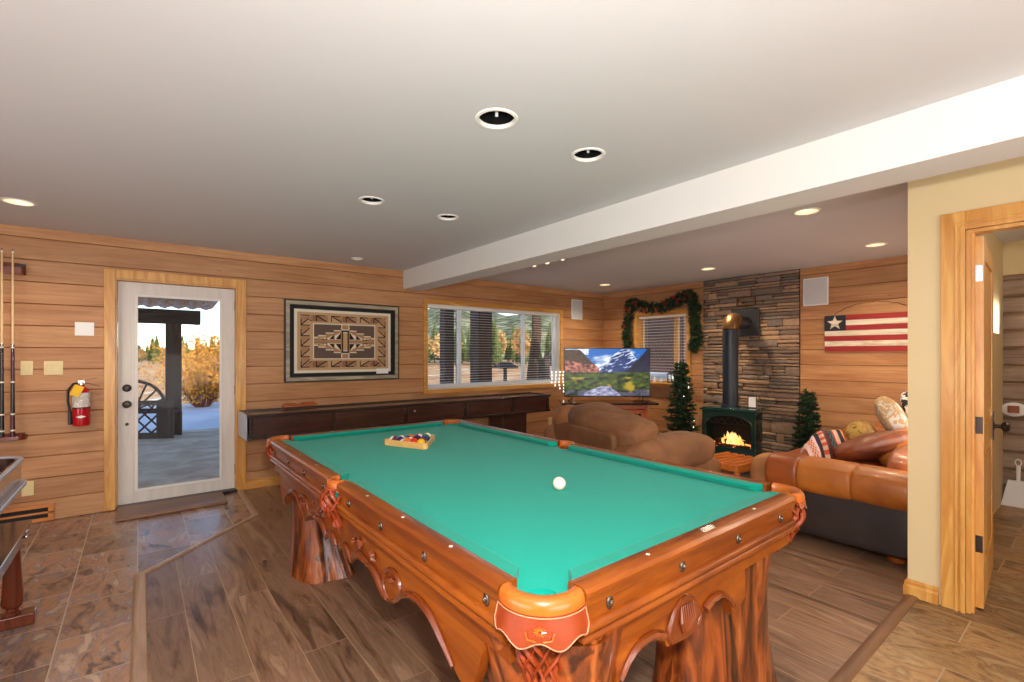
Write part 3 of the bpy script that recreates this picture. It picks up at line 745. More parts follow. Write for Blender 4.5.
for i in range(5):
    for j in range(5 - i):
        p = start + (e1 * j + e2 * i) * (2 * BR * 1.003)
        c, st = order[k]
        mb = MB().ball((0, 0, 0), BR, 20, 14); o = mb.build('billiard_ball', ballmat(c, st), angle=180)
        o.location = (p.x, p.y, BED + BR); rr = random.Random(k * 3 + 1); o.rotation_euler = (rr.uniform(.6, 1.6), rr.uniform(-.6, .6), rr.uniform(0, 6))
        lab = ('white billiard ball with a %s stripe inside the wooden rack' if st else 'solid %s billiard ball inside the wooden rack') % c
        tag(o, lab, 'billiard ball', 'balls in the triangle rack'); k += 1
# ------------------------------------------------------------------ recessed lights
M['canblack'] = plain('can_black', (.02, .02, .02), .25, .6)
M['canwarm'] = emis('lit_lamp', (1, .74, .42), 2.2)
M['canwhite'] = plain('can_white', sr(240, 236, 228), .4)
where_off = {0: 'nearest black recessed ceiling light with a white ring, above the pool table', 1: 'black recessed ceiling light nearest the white beam, above the pool table', 2: 'unlit black recessed light, left one of the farther pair over the pool table',
             3: 'unlit black recessed light, right one of the farther pair over the pool table', 4: 'small unlit recessed light close to the wall above the framed rug'}
where_on = {0: 'lit recessed ceiling light at the left, near the cue rack wall', 1: 'lit recessed ceiling light just behind the white beam near the partition', 2: 'lit recessed ceiling light above the wooden flag', 3: 'lit recessed ceiling light before the stacked stone wall', 4: 'lit recessed ceiling light nearest the room corner above the television'}
def can(x, y, r, on, lab):
    e = empty('recessed_light', (x, y, CEIL), 0, lab, 'ceiling light', 'unlit black recessed ceiling lights' if not on else 'lit recessed ceiling lights')
    MB().rings([[Vector((px, py, z)) for px, py in circ(0, 0, rr, 36)] for rr, z in ((r * .99, .012), (r * .99, -.003), (r * 1.01, -.006), (r * 1.16, -.005), (r * 1.20, .0)) ], cap=False).build('trim_ring', 'canwhite', e)
    if not on:
        MB().rings([[Vector((px, py, z)) for px, py in circ(0, 0, rr, 36)] for rr, z in ((r, -.001), (r * .96, .06), (r * .8, .13), (.002, .135))], cap=False).build('reflector', 'canblack', e)
        mb = MB(); a = YAW
        mb.cyl((0, 0, .134), (0, 0, .012), r * .09, 12); mb.build('reflection_bar', 'white', e)  # white rod modelled in place of the bright reflection line in the black reflector
    else:
        MB().rings([[Vector((px, py, z)) for px, py in circ(0, 0, rr, 36)] for rr, z in ((r, -.001), (r * .97, .028))], cap=False).build('reflector', 'canwhite', e)
        MB().rings([[Vector((px, py, z)) for px, py in circ(0, 0, rr, 36)] for rr, z in ((r * .97, .026), (r * .6, .018), (.002, .014))], cap=False).build('lamp_lens', 'canwarm', e)
for i, (x, y, r) in enumerate(CANS_OFF): can(x, y, r, False, where_off[i])
for i, (x, y, r) in enumerate(CANS_ON): can(x, y, r, True, where_on[i])
tk = empty('track_light', (3.15, 3.45, CEIL), 0, 'small three headed track light on the ceiling behind the white beam', 'track light')
MB().box(-.017, .017, -.30, .30, -.02, 0).build('track', 'white', tk, bevel=.003)
for i, yy in enumerate((.2, 0, -.22)):
    mb = MB(); mb.cyl((0, yy, -.02), (0, yy, -.08), .008, 8)
    T = Matrix.Rotation(rad(-40 + 25 * i), 4, 'X') @ Matrix.Rotation(rad(25), 4, 'Y')
    mb.lathe([(.012, .04), (.024, .03), (.032, -.03), (.030, -.032), (.001, -.02)], (0, yy, -.115), 16, T)
    hd = mb.build('lamp_head', 'white', tk)
    tag(MB().ball(Vector((0, yy, -.115)) + (T @ Vector((0, 0, -.026))), .024, 12, 8, (1, 1, .6), T).build('lamp_bulb', 'canwarm', hd), 'lit bulb')
# ------------------------------------------------------------------ stacked stone
stone = MB(); rnd = random.Random(4)
SC = [sr(140, 116, 98), sr(160, 130, 106), sr(128, 108, 94), sr(168, 136, 108), sr(148, 118, 92), sr(122, 106, 96), sr(176, 144, 112), sr(136, 120, 108)]
y0s, y1s = 2.385, 3.635
stone.paint(sr(50, 42, 38)).box(XB - .012, XB - .0005, y0s, y1s, .0075, CEIL - .001)
z = .01
while z < CEIL - .012:
    hh = rnd.choice((.03, .04, .05, .07, .09, .12, .15)) if z < CEIL - .1 else max(.012, CEIL - .002 - z)
    hh = min(hh, CEIL - .002 - z); y = y0s + .004
    while y < y1s - .006:
        wv = min(rnd.uniform(.09, .42), y1s - .003 - y)
        if y1s - y - wv < .05: wv = y1s - .003 - y
        sub = 1 if hh < .06 or rnd.random() < .35 else (3 if hh > .09 and rnd.random() < .5 else 2)
        for q in range(sub):
            za = z + hh * q / sub; zb = z + hh * (q + 1) / sub - .0035
            dpt = rnd.uniform(.022, .055); c = rnd.choice(SC); k = rnd.uniform(.95, 1.4); stone.paint(tuple(min(1, v * k) for v in c))
            nseg = max(2, int(wv / .05)); R = []
            for i in range(nseg + 1):
                yy = y + .002 + (wv - .005) * i / nseg; e1_ = rnd.uniform(-.006, .006); j = min(.006, (zb - za) * .2)
                ed = .012 if i in (0, nseg) else 0
                R.append([Vector((XB - .010, yy, za)), Vector((XB - dpt + .008 + ed, yy, za + rnd.uniform(0, j))), Vector((XB - dpt + e1_ + ed, yy, za + (zb - za) * rnd.uniform(.2, .4))), Vector((XB - dpt + e1_ * .5 + ed, yy, za + (zb - za) * rnd.uniform(.6, .85))), Vector((XB - dpt + .010 + ed, yy, zb - rnd.uniform(0, j))), Vector((XB - .010, yy, zb))])
            stone.rings(R)
        y += wv
    z += hh
M['stone'] = attrmat('stacked_stone', .85, var=.28, bmp=.6, scale=26)
struct(stone.build('wall_stone', 'stone', smooth=False))
M['slab'] = plain('hearth_slab', sr(70, 64, 62), .5, var=.3, scale=6)
tag(MB().box(5.02, XB - .06, 2.42, 3.58, .0075, .055).build('hearth_pad', 'slab', bevel=.006), 'dark stone hearth pad on the floor under the green stove', 'hearth')
# ------------------------------------------------------------------ stove
M['stovegreen'] = plain('green_enamel', sr(14, 58, 54), .16, var=.12, coat=.7)
M['pipe'] = plain('pipe_black', sr(48, 54, 62), .4, .4)
M['brass'] = plain('dull_brass', sr(126, 92, 56), .42, .8, .3, 12)
M['log'] = plain('fire_log', sr(70, 40, 28), .9, var=.5, scale=20)
st = empty('gas_stove', (5.50, 2.80, .055), rad(13), 'green enamel stove with a lit fire and black flue pipe on the hearth', 'stove')
# local: front faces -X; width along Y
fx = -.20; hw = .30
mb = MB()
for a, b_, c, d, e, f_ in ((fx + .03, .20, -hw + .02, -hw + .035, .17, .68), (fx + .03, .20, hw - .035, hw - .02, .17, .68), (.19, .205, -hw + .02, hw - .02, .17, .68), (fx + .03, .2, -hw + .02, hw - .02, .165, .185), (fx + .03, .2, -hw + .02, hw - .02, .66, .68)): mb.box(a, b_, c, d, e, f_)
mb.build('stove_body', 'stovegreen', st, bevel=.004)
mb = MB(); mb.box(fx - .02, .225, -hw - .01, hw + .01, .68, .70); mb.box(fx, .21, -hw + .01, hw - .01, .70, .712); mb.build('top_plate', 'stovegreen', st, bevel=.006)
mb = MB(); mb.box(fx - .015, .22, -hw, hw, .165, .198); mb.build('base_plate', 'stovegreen', st, bevel=.006)
# front with arched opening
mb = MB(); ow = .245; zb_, zs_ = .262, .53
arch = [(-ow, zb_)] + [(-ow, zs_)] + [(-ow * math.cos(PI * i / 20), zs_ + .105 * math.sin(PI * i / 20)) for i in range(1, 20)] + [(ow, zs_), (ow, zb_)]
fr = [(-hw + .015, .198), (-hw + .015, .68)] + [(-hw + .015 + (2 * hw - .03) * i / 20, .68) for i in range(1, 20)] + [(hw - .015, .68), (hw - .015, .198)]
O = fr; I = arch
mb.rings([[Vector((fx + .035, y, z)) for y, z in O], [Vector((fx, y, z)) for y, z in O], [Vector((fx, y, z)) for y, z in I], [Vector((fx + .035, y, z)) for y, z in I]], cap=False, loop=True)
ff = mb.build('stove_front', 'stovegreen', st, smooth=False)
mb = MB(); mb.tube([Vector((fx - .004, y, z)) for y, z in arch], .010, 8, loop=True); mb.build('door_frame', 'stovegreen', st)
mb = MB()
for i in range(-3, 4): mb.tube([Vector((fx + .012, i * .07 - .035, .535)), Vector((fx + .012, i * .07, .535 + .075 * (1 - abs(i) * .16))), Vector((fx + .012, i * .07 + .035, .535))], .005, 6)
mb.tube([Vector((fx + .012, -.23, .53)), Vector((fx + .012, .23, .53))], .006, 6)
mb.build('grille', 'black', st)
M['soot'] = plain('soot', (.012, .010, .009), .9)
mb = MB(); mb.box(fx + .036, .18, -.27, .27, .20, .21); mb.box(.17, .18, -.27, .27, .20, .65); mb.box(fx + .036, .17, -.28, -.27, .20, .65); mb.box(fx + .036, .17, .27, .28, .20, .65)
mb.build('firebox', 'soot', st, smooth=False)
fb = random.Random(3)
for k, (ya_, yb_, x_, z_) in enumerate(((-.21, .19, -.10, .262), (-.17, .21, 0, .265), (-.20, .05, -.05, .312), (-.02, .20, -.07, .315))):
    mb = MB(); P = [(x_ + fb.uniform(-.02, .02), ya_ + (yb_ - ya_) * i / 5, z_ + fb.uniform(-.006, .006)) for i in range(6)]
    mb.tube(P, [.026 * fb.uniform(.8, 1.1) for i in range(6)], 9); mb.build('log', 'log', st)
mb = MB(); fr_ = random.Random(9)
for k in range(70):
    y = fr_.gauss(-.02, .11); y = max(-.21, min(.21, y)); hgt = (.12 * math.exp(-(y / .12) ** 2) + .03) * fr_.uniform(.5, 1.1); x = fr_.uniform(-.10, .03); z0 = .29
    n = 7; P = []; rr = []
    for i in range(n + 1):
        h = i / n; P.append((x, y + .012 * math.sin(h * 5 + k) - y * .25 * h, z0 + hgt * h)); rr.append(.017 * math.sin(PI * min(1, .25 + h * .75)) * (1 - .3 * h) + .0008)
    heat = hgt / .2
    mb.paint((1.0, .26 + .40 * heat, .05 + .30 * heat * heat)); mb.tube(P, rr, 6, flat=.6)
M['flame'] = attrmat('flame', .9, emit=1.9)
mb.build('flames', 'flame', st, angle=180)['kind'] = 'stuff'
MB().box(fx + .018, fx + .022, -ow, ow, zb_, zs_ + .09).build('door_glass', 'glass', st)
M['ember'] = emis('embers', (1.0, .22, .04), 1.6)
mb = MB()
for k in range(60):
    mb.ball((fr_.uniform(-.12, .04), fr_.uniform(-.20, .20), .245 + fr_.uniform(0, .02)), fr_.uniform(.008, .016), 7, 5)
mb.build('ember_bed', 'ember', st, angle=180)['kind'] = 'stuff'
for sx in (-1, 1):
    for sy in (-1, 1):
        x, y = (fx + .03 if sx < 0 else .18), sy * (hw - .05)
        mb = MB(); mb.rings([[Vector((x + sx * o1 + dx * w_, y + sy * o1 + dy * w_, z)) for dx, dy in ((-1, -1), (1, -1), (1, 1), (-1, 1))] for z, w_, o1 in ((.17, .038, 0), (.11, .026, .006), (.03, .016, .02), (.008, .018, .03), (0.0, .022, .032))])
        mb.build('leg', 'stovegreen', st, bevel=.004)
px_, py_ = .03, 0.03
mb = MB(); mb.lathe([(.105, .712), (.105, .73), (.09, .735)], (px_, py_, 0), 28); mb.cyl((px_, py_, .71), (px_, py_, 1.62), .086, 28)
mb.lathe([(.0885, 1.50), (.0885, 1.53)], (px_, py_, 0), 28)
tag(mb.build('flue_pipe', 'pipe', st), 'dark blue-black straight flue pipe')
mb = MB(); P = [Vector((px_, py_, 1.62))]
for i in range(1, 9):
    a = rad(90 * i / 8); P.append(Vector((px_ + .12 * (1 - math.cos(a)), py_, 1.62 + .12 * math.sin(a))))
mb.tube(P, .089, 24); mb.tube([P[-1], P[-1] + Vector((.03, 0, 0))], .092, 24)
tag(mb.build('flue_elbow', 'brass', st), 'brass coloured flue elbow')
mb = MB(); mb.tube([P[-1] + Vector((.03, 0, 0)), Vector((.74, py_, P[-1].z))], .082, 24); mb.build('flue_outlet', 'black', st)
mb = MB(); mb.box(.735, .75, py_ - .17, py_ + .17, 1.57, 1.92); mb.build('wall_plate', 'black', st, bevel=.004)
# framed card on the stove
cf = empty('card_frame', (5.56, 2.60, .768), rad(-65), 'small black framed white card standing on the green stove', 'card frame')
T = Matrix.Rotation(rad(-12), 4, 'X')
MB().box(-.045, .045, -.004, .004, 0, .135, T).build('frame', 'black', cf, bevel=.002)
MB().box(-.037, .037, -.0055, -.004, .008, .127, T).build('card', 'white', cf)
# vent stone and speakers
mb = MB(); mb.box(XB - .062, XB - .02, 2.90, 3.14, 2.03, 2.045); mb.box(XB - .062, XB - .02, 2.90, 3.14, 2.125, 2.14); mb.box(XB - .062, XB - .02, 2.90, 2.915, 2.045, 2.125); mb.box(XB - .062, XB - .02, 3.125, 3.14, 2.045, 2.125)
tag(mb.build('vent_frame', 'brass', smooth=False), 'small rectangular metal vent frame set in the stone above the flue', 'vent')
def speaker(ax, plane, a0, a1, z0, z1, lab):
    cx, cz = (a0 + a1) / 2, (z0 + z1) / 2
    e = empty('wall_speaker', (cx, plane, cz) if ax == 0 else (plane, cx, cz), 0, lab, 'speaker', 'white wall speakers')
    def B(a, b, p, q, z, w):
        return MB().box(a, b, -q, -p, z, w) if ax == 0 else MB().box(-q, -p, a, b, z, w)
    hw_, hh_ = (a1 - a0) / 2, (z1 - z0) / 2
    B(-hw_, hw_, .0005, .012, -hh_, hh_).build('bezel', 'white', e, bevel=.004)
    B(-hw_ + .015, hw_ - .015, .012, .016, -hh_ + .015, hh_ - .015).build('grille', 'grillecloth', e, bevel=.002)
M['grillecloth'] = plain('speaker_grille', sr(206, 206, 208), .7, var=.02)
speaker(1, XB, 2.08, 2.35, 1.965, 2.295, 'square white speaker panel on the boards right of the stone wall')
speaker(0, YA, 5.55, 5.80, 1.96, 2.285, 'white speaker panel high on the wall between the window and the corner')
# ------------------------------------------------------------------ wooden flag
M['fred'] = wood('flag_red', sr(140, 28, 30), sr(168, 42, 40), 5, 1, .6, 0, 8)
M['fwhite'] = wood('flag_white', sr(214, 200, 178), sr(240, 232, 214), 5, 1, .6, 0, 8, sr(150, 110, 70))
M['fnavy'] = plain('flag_navy', sr(32, 34, 46), .6)
fl = empty('wooden_flag', (XB, 1.70, 1.42), 0, 'red and white striped wooden flag with one white star, hung by wire on the boards', 'flag')
y0f, y1f = 1.20, 2.115; fh = .412 / 7; yc = -.42 + 0
L0, L1 = y0f - 1.70, y1f - 1.70
for i in range(7):
    m = 'fred' if i % 2 == 0 else 'fwhite'
    z0 = i * fh; left = L1 - .21 if i > 3 else L1
    MB().box(-.024, -.004, L0, left, z0, z0 + fh - .001).build('stripe', m, fl, smooth=False, bevel=.0015)
MB().box(-.026, -.004, L1 - .21, L1, 4 * fh, 7 * fh - .001).build('canton', 'fnavy', fl, smooth=False)
sp_ = []
for i in range(10):
    a = rad(90 + 36 * i); rr = .082 if i % 2 == 0 else .034; sp_.append((math.cos(a) * rr, math.sin(a) * rr))
MB().prism(sp_, lambda y, z: Vector((-.032, L1 - .105 + y, 5.5 * fh + z)), lambda y, z: Vector((-.026, L1 - .105 + y, 5.5 * fh + z))).build('star', 'fwhite', fl, smooth=False)
mb = MB(); mb.tube([Vector((-.014, L1 - .09 + (L0 - L1 + .16) * i / 24, .412 + .13 * math.sin(PI * i / 24) ** .7 + .006 * math.sin(i * 2.1))) for i in range(25)], .0025, 5); mb.build('hanging_wire', 'black', fl)
# ------------------------------------------------------------------ soft shapes
def soft(mb, c, s, e=(.5, .5), T=None, amp=0, fr=3, seed=0, nu=40, nv=24, post=None, wr=0):
    """padded block: superellipsoid with creases"""
    def p_(w, k): return math.copysign(abs(w) ** k, w)
    R = []
    for j in range(nv + 1):
        v = -PI / 2 + PI * j / nv; cv, sv = max(1e-3, math.cos(v)), math.sin(v); ring = []
        for i in range(nu):
            u = 2 * PI * i / nu
            q = Vector((s[0] * p_(cv, e[1]) * p_(math.cos(u), e[0]), s[1] * p_(cv, e[1]) * p_(math.sin(u), e[0]), s[2] * p_(sv, e[1])))
            if amp:
                n_ = noise.noise(Vector((q.x * fr + seed, q.y * fr, q.z * fr + seed * 3)))
                q = q * (1 + amp * n_)
            if wr:
                w_ = noise.noise(Vector((q.x * 9 + seed, q.y * 26, q.z * 9)));  q = q * (1 - wr * max(0, 1 - abs(w_) / .12))
            if post: q = post(q)
            if T: q = T @ q
            ring.append(q + Vector(c))
        R.append(ring)
    return mb.rings(R)
def rotm(rx=0, ry=0, rz=0): return Matrix.Rotation(rad(rz), 4, 'Z') @ Matrix.Rotation(rad(ry), 4, 'Y') @ Matrix.Rotation(rad(rx), 4, 'X')
def leather(name, c1, c2, rough=.4, sc=3, bmp=.25, coat=0):
    m, nt, b = newmat(name)
    n = noise_n(nt, objco(nt), sc, 4, .6); r = ramp(nt, [(.3, c1), (.7, c2)]); nt.links.new(n.outputs[0], r.inputs[0]); nt.links.new(r.outputs[0], b.inputs['Base Color'])
    b.inputs['Roughness'].default_value = rough; b.inputs['Coat Weight'].default_value = coat
    bump(nt, b, noise_n(nt, objco(nt), 14, 5, .4).outputs[0], bmp, .01); return m
M['suede'] = leather('brown_suede', sr(112, 72, 44), sr(150, 102, 64), .7, 4, .3)
M['suede_l'] = leather('tan_suede', sr(146, 92, 50), sr(180, 122, 70), .7, 4, .25)
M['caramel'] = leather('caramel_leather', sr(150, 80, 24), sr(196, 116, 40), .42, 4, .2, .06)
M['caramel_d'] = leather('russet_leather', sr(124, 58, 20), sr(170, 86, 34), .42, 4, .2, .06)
M['russet'] = leather('reddish_leather', sr(100, 48, 26), sr(146, 78, 44), .45, 5, .35, .0)
M['darkleather'] = leather('dark_leather', sr(30, 22, 20), sr(52, 40, 36), .38, 3, .15)
# ------------------------------------------------------------------ armchair seen from behind
ac = empty('armchair', (3.074, 2.544, .007), rad(-14.2), 'worn brown suede armchair with its back to the pool table, facing the stove corner', 'armchair')
# local x = facing direction, y = towards its left side
mb = MB(); soft(mb, (.50, .48, .24), (.50, .50, .16), (.25, .25)); mb.build('base', 'suede', ac, angle=80)
mb = MB(); soft(mb, (.58, .46, .42), (.40, .34, .10), (.35, .5), amp=.05, seed=2); mb.build('seat_cushion', 'suede_l', ac, angle=180)
mb = MB()
soft(mb, (.08, .47, .40), (.10, .50, .33), (.14, .16), T=None, amp=.02, seed=3, nu=60, nv=36, post=lambda q: Vector((q.x - .10 * max(0, q.z + .1), q.y, q.z)))
mb.build('back_shell', 'suede', ac, angle=180)
mb = MB()
soft(mb, (.20, .40, .735), (.24, .56, .135), (.55, .62), T=rotm(0, -6, 0), amp=.06, fr=4, seed=4, wr=.05, nu=60, nv=36, post=lambda q: Vector((q.x, q.y, q.z + .035 * math.sin(q.y * 4.2 + .2))))
mb.build('back_pillow', 'suede', ac, angle=180)
mb = MB(); soft(mb, (.08, .83, .745), (.14, .20, .135), (.8, .8), T=rotm(0, -8, 0), amp=.12, seed=8); mb.build('head_pillow', 'suede_l', ac, angle=180)
for y, lab in ((-.07, 'arm'), (1.04, 'arm')):
    mb = MB()
    soft(mb, (.44, y, .54), (.50, .17, .155), (.4, .7), T=rotm(0, 0 if y < 0 else 0, 0), amp=.05, fr=3, seed=y + 6, wr=.03, post=lambda q: Vector((q.x, q.y, q.z + .04 * (q.x + .2))))
    mb.build('arm', 'suede' if y < 0 else 'suede_l', ac, angle=180)
    mb = MB(); soft(mb, (.50, y, .27), (.50, .13, .22), (.25, .25), amp=.02, seed=1); mb.build('arm_panel', 'suede', ac, angle=180)
# small slatted table in front of it
M['slatred'] = wood('slat_wood', sr(190, 96, 36), sr(222, 130, 60), 6, 0, .25, .5, 8)
sl = empty('slatted_table', (4.31, 2.20, .007), rad(-4), 'low reddish wood slatted table between the armchair and the leather sofa', 'table')
for i in range(6): MB().box(-.25, .25, -.20 + i * .072, -.20 + i * .072 + .044, .40, .42).build('slat', 'slatred', sl, bevel=.003)
mb = MB(); mb.box(-.24, -.21, -.20, .20, .36, .40); mb.box(.21, .24, -.20, .20, .36, .40); mb.box(-.21, .21, -.20, -.18, .35, .40); mb.box(-.21, .21, .18, .20, .35, .40); mb.build('frame', 'slatred', sl)
for sx in (-1, 1):
    for sy in (-1, 1): MB().box(sx * .22 - .018, sx * .22 + .018, sy * .18 - .018, sy * .18 + .018, 0, .355).build('leg', 'slatred', sl, bevel=.003)
# ------------------------------------------------------------------ leather sofa along the partition
sf = empty('leather_sofa', (3.80, .80, .007), 0, 'caramel leather sofa with a dark base, end-on behind the pool table corner', 'sofa')
# local: x along the sofa (its arm faces the pool table), y = seat direction
SL = 2.25
mb = MB(); soft(mb, (.155, .44, .24), (.125, .435, .18), (.12, .14), nu=48); mb.build('side_panel', 'darkleather', sf, angle=80)
tag(sf.children[-1], 'dark brown side panel below the arm')
mb = MB(); soft(mb, (SL / 2, .50, .22), (SL / 2 - .1, .42, .14), (.15, .2), nu=48); mb.build('base', 'darkleather', sf, angle=80)
def roll(y0, y1, m, r0, r1):
    mb = MB(); R = []; n = 30
    for i in range(n + 1):
        y = y0 + (y1 - y0) * i / n; d = min(y - y0, y1 - y); k = 1 - .045 * math.exp(-(d / .010) ** 1.5) + .02 * math.sin(PI * (y - y0) / (y1 - y0)) + .012 * noise.noise(Vector((y * 6, r0, 0)))
        k *= r0 + (r1 - r0) * i / n; ring = []
        for j in range(40):
            a_ = 2 * PI * j / 40; c_, s_ = math.cos(a_), math.sin(a_)
            q = Vector((math.copysign(abs(c_) ** .75, c_) * .168, 0, math.copysign(abs(s_) ** .8, s_) * .128)) * k
            q *= 1 + .02 * noise.noise(Vector((q.x * 8, y * 5, q.z * 8)))
            ring.append(Vector((.155 + q.x, y, .48 + q.z)))
        R.append(ring)
    mb.rings(R); return mb.build('arm_roll', m, sf, angle=180)
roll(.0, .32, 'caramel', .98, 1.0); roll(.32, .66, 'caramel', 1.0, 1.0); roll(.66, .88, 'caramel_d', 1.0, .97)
mb = MB(); soft(mb, (.22, .93, .43), (.16, .13, .15), (.6, .7), amp=.06, seed=3); mb.build('arm_front', 'suede_l', sf, angle=180)
mb = MB(); soft(mb, (SL - .15, .5, .45), (.15, .52, .22), (.3, .6), amp=.03, seed=4); mb.build('far_arm', 'caramel', sf, angle=180)
for k in range(2):
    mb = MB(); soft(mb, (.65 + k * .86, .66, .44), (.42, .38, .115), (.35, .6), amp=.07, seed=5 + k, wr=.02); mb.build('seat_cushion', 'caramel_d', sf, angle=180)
mb = MB(); soft(mb, (SL / 2 + .05, .075, .40), (SL / 2 - .12, .115, .32), (.2, .3), nu=60); mb.build('back_frame', 'caramel_d', sf, angle=180)
for k in range(2):
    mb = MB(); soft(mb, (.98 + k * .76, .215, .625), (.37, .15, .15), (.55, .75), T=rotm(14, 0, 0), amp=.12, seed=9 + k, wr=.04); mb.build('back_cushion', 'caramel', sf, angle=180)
for x, y in ((.14, .10), (.14, .84), (SL - .15, .1), (SL - .15, .84)):
    MB().lathe([(.035, 0), (.05, .012), (.052, .03), (.04, .05), (.03, .062)], (x, y, 0), 20).build('foot', 'twx', sf)
mb = MB(); soft(mb, (0, 0, 0), (.32, .23, .10), (.75, .95), T=rotm(-22, -8, -25), amp=.12, fr=5, seed=2, wr=.06, nu=56, nv=32)
o = mb.build('leather_pillow', 'russet', angle=180); o.location = (4.52, 1.20, .655); tag(o, 'wrinkled reddish brown leather pillow just inside the near arm of the sofa', 'pillow')
def patmat(name, cols, kind='stripe', sc=18):
    m, nt, b = newmat(name)
    v = objco(nt)
    if kind == 'stripe':
        w_ = nt.nodes.new('ShaderNodeTexWave'); w_.inputs['Scale'].default_value = sc; w_.inputs['Distortion'].default_value = 2.5; w_.inputs['Detail'].default_value = 2; nt.links.new(v, w_.inputs[0]); src = w_.outputs[0]
    elif kind == 'blob': src = noise_n(nt, v, sc, 2, 1.5).outputs[0]
    else:
        w_ = nt.nodes.new('ShaderNodeTexVoronoi'); w_.inputs['Scale'].default_value = sc; nt.links.new(v, w_.inputs[0]); src = w_.outputs['Distance']
    k = len(cols); r = ramp(nt, [(.18 + .64 * i / k, c) for i, c in enumerate(cols)]); r.color_ramp.interpolation = 'CONSTANT' if kind != 'soft' else 'LINEAR'
    nt.links.new(src, r.inputs[0]); nt.links.new(r.outputs[0], b.inputs['Base Color']); b.inputs['Roughness'].default_value = .9; return m
M['camo'] = patmat('camouflage_cloth', [sr(96, 72, 40), sr(150, 112, 56), sr(178, 140, 66), sr(112, 84, 50)], 'blob', 9)
M['wolfgrey'] = patmat('grey_print', [sr(176, 164, 152), sr(206, 196, 184), sr(184, 150, 104), sr(196, 186, 176), sr(110, 100, 94)], 'blob', 9)
M['bw'] = patmat('black_white_print', [sr(32, 28, 28), sr(226, 220, 214), sr(40, 34, 36), sr(190, 180, 176)], 'blob', 9)
def pillow(name, loc, s, T, m, lab, seed):
    mb = MB(); soft(mb, (0, 0, 0), s, (.45, .95), T=T, amp=.08, seed=seed); o = mb.build(name, m, angle=180); o.location = loc; tag(o, lab, 'pillow', 'pillows on the leather sofa')
pillow('throw_pillow', (4.95, 1.38, .695), (.32, .10, .12), rotm(-28, 4, 12), 'camo', 'olive and gold mottled pillow lying in front of the grey one on the sofa', 3)
pillow('throw_pillow', (5.12, 1.20, .83), (.23, .09, .20), rotm(-26, 10, 14), 'wolfgrey', 'pale grey and amber printed pillow leaning on the sofa back', 5)
pillow('throw_pillow', (5.46, 1.10, .88), (.20, .08, .19), rotm(-26, 8, 6), 'bw', 'black and white patterned pillow at the back of the leather sofa', 7)
# woven throw draped over the seat
M['throw'] = attrmat('woven_throw', .95)
mb = MB(); mb.paint((1, 1, 1)); NX, NY = 44, 30
bands = [sr(236, 200, 190), sr(226, 120, 60), sr(236, 200, 190), sr(48, 52, 70), sr(210, 92, 60), sr(60, 84, 88), sr(104, 48, 40), sr(90, 108, 100), sr(190, 60, 44), sr(226, 180, 150), sr(52, 48, 60), sr(222, 140, 80)]
def tp(i, j):
    a = i / NX; t = j / NY          # a across the bands, t from the front hem up and over the back
    x = (a - .5) * .30; rise = .12 + .15 * min(1, a / .42) ** .8
    y = -.10 + .20 * t + .012 * math.sin(a * 26)
    z = rise * math.sin(min(1, t * 1.25) * PI / 2) - .05 * max(0, t - .8) / .2 + .010 * noise.noise(Vector((a * 7, t * 5, 1)))
    return Vector((x, y, z))
G_ = [[mb.b.verts.new(tp(i, j)) for j in range(NY + 1)] for i in range(NX + 1)]
for i in range(NX):
    for j in range(NY):
        b_ = i * len(bands) // NX; c = bands[b_]
        if b_ in (1, 5, 7) and (j // 2) % 2 == (i % 2): c = bands[3] if b_ != 1 else bands[0]
        if b_ == 4 and (j % 4) < 2: c = bands[9]
        mb.paint(c); mb.face([G_[i][j], G_[i + 1][j], G_[i + 1][j + 1], G_[i][j + 1]])
o = mb.build('woven_throw', 'throw', angle=180); o.location = (4.33, 1.44, .50); o.rotation_euler = (0, 0, -YAW)
md = o.modifiers.new('s', 'SOLIDIFY'); md.thickness = .014; md.offset = -1
tag(o, 'colourful woven throw with zigzag bands bunched on the leather sofa seat', 'blanket')
# ------------------------------------------------------------------ television on its corner stand
M['redwood'] = wood('console_wood', sr(150, 70, 32), sr(190, 98, 50), 5, 0, .3, .3, 8)
M['tvblack'] = plain('tv_black', (.008, .008, .009), .2)
M['smoked'] = plain('smoked_glass', sr(34, 28, 26), .12, coat=.5)
LD = Vector((math.cos(YAW), -math.sin(YAW), 0)); FD = Vector((math.sin(YAW), math.cos(YAW), 0))
tvp = LD * 1.345 + FD * 6.72
cs = empty('television_console', (tvp.x, tvp.y, .007), -YAW, 'reddish wood television stand with dark top and pierced doors across the corner', 'television stand')
mb = MB(); mb.box(-.66, .66, -.22, .30, .685, .712); mb.build('top_shelf', 'smoked', cs, bevel=.004)
mb = MB(); mb.box(-.52, -.48, -.18, .28, 0, .685); mb.box(.48, .52, -.18, .28, 0, .685); mb.box(-.48, .48, .25, .28, .02, .685); mb.box(-.48, .48, -.16, .25, .04, .07); mb.box(-.48, .48, -.17, -.14, .625, .685); mb.build('carcass', 'redwood', cs, smooth=False, bevel=.002)
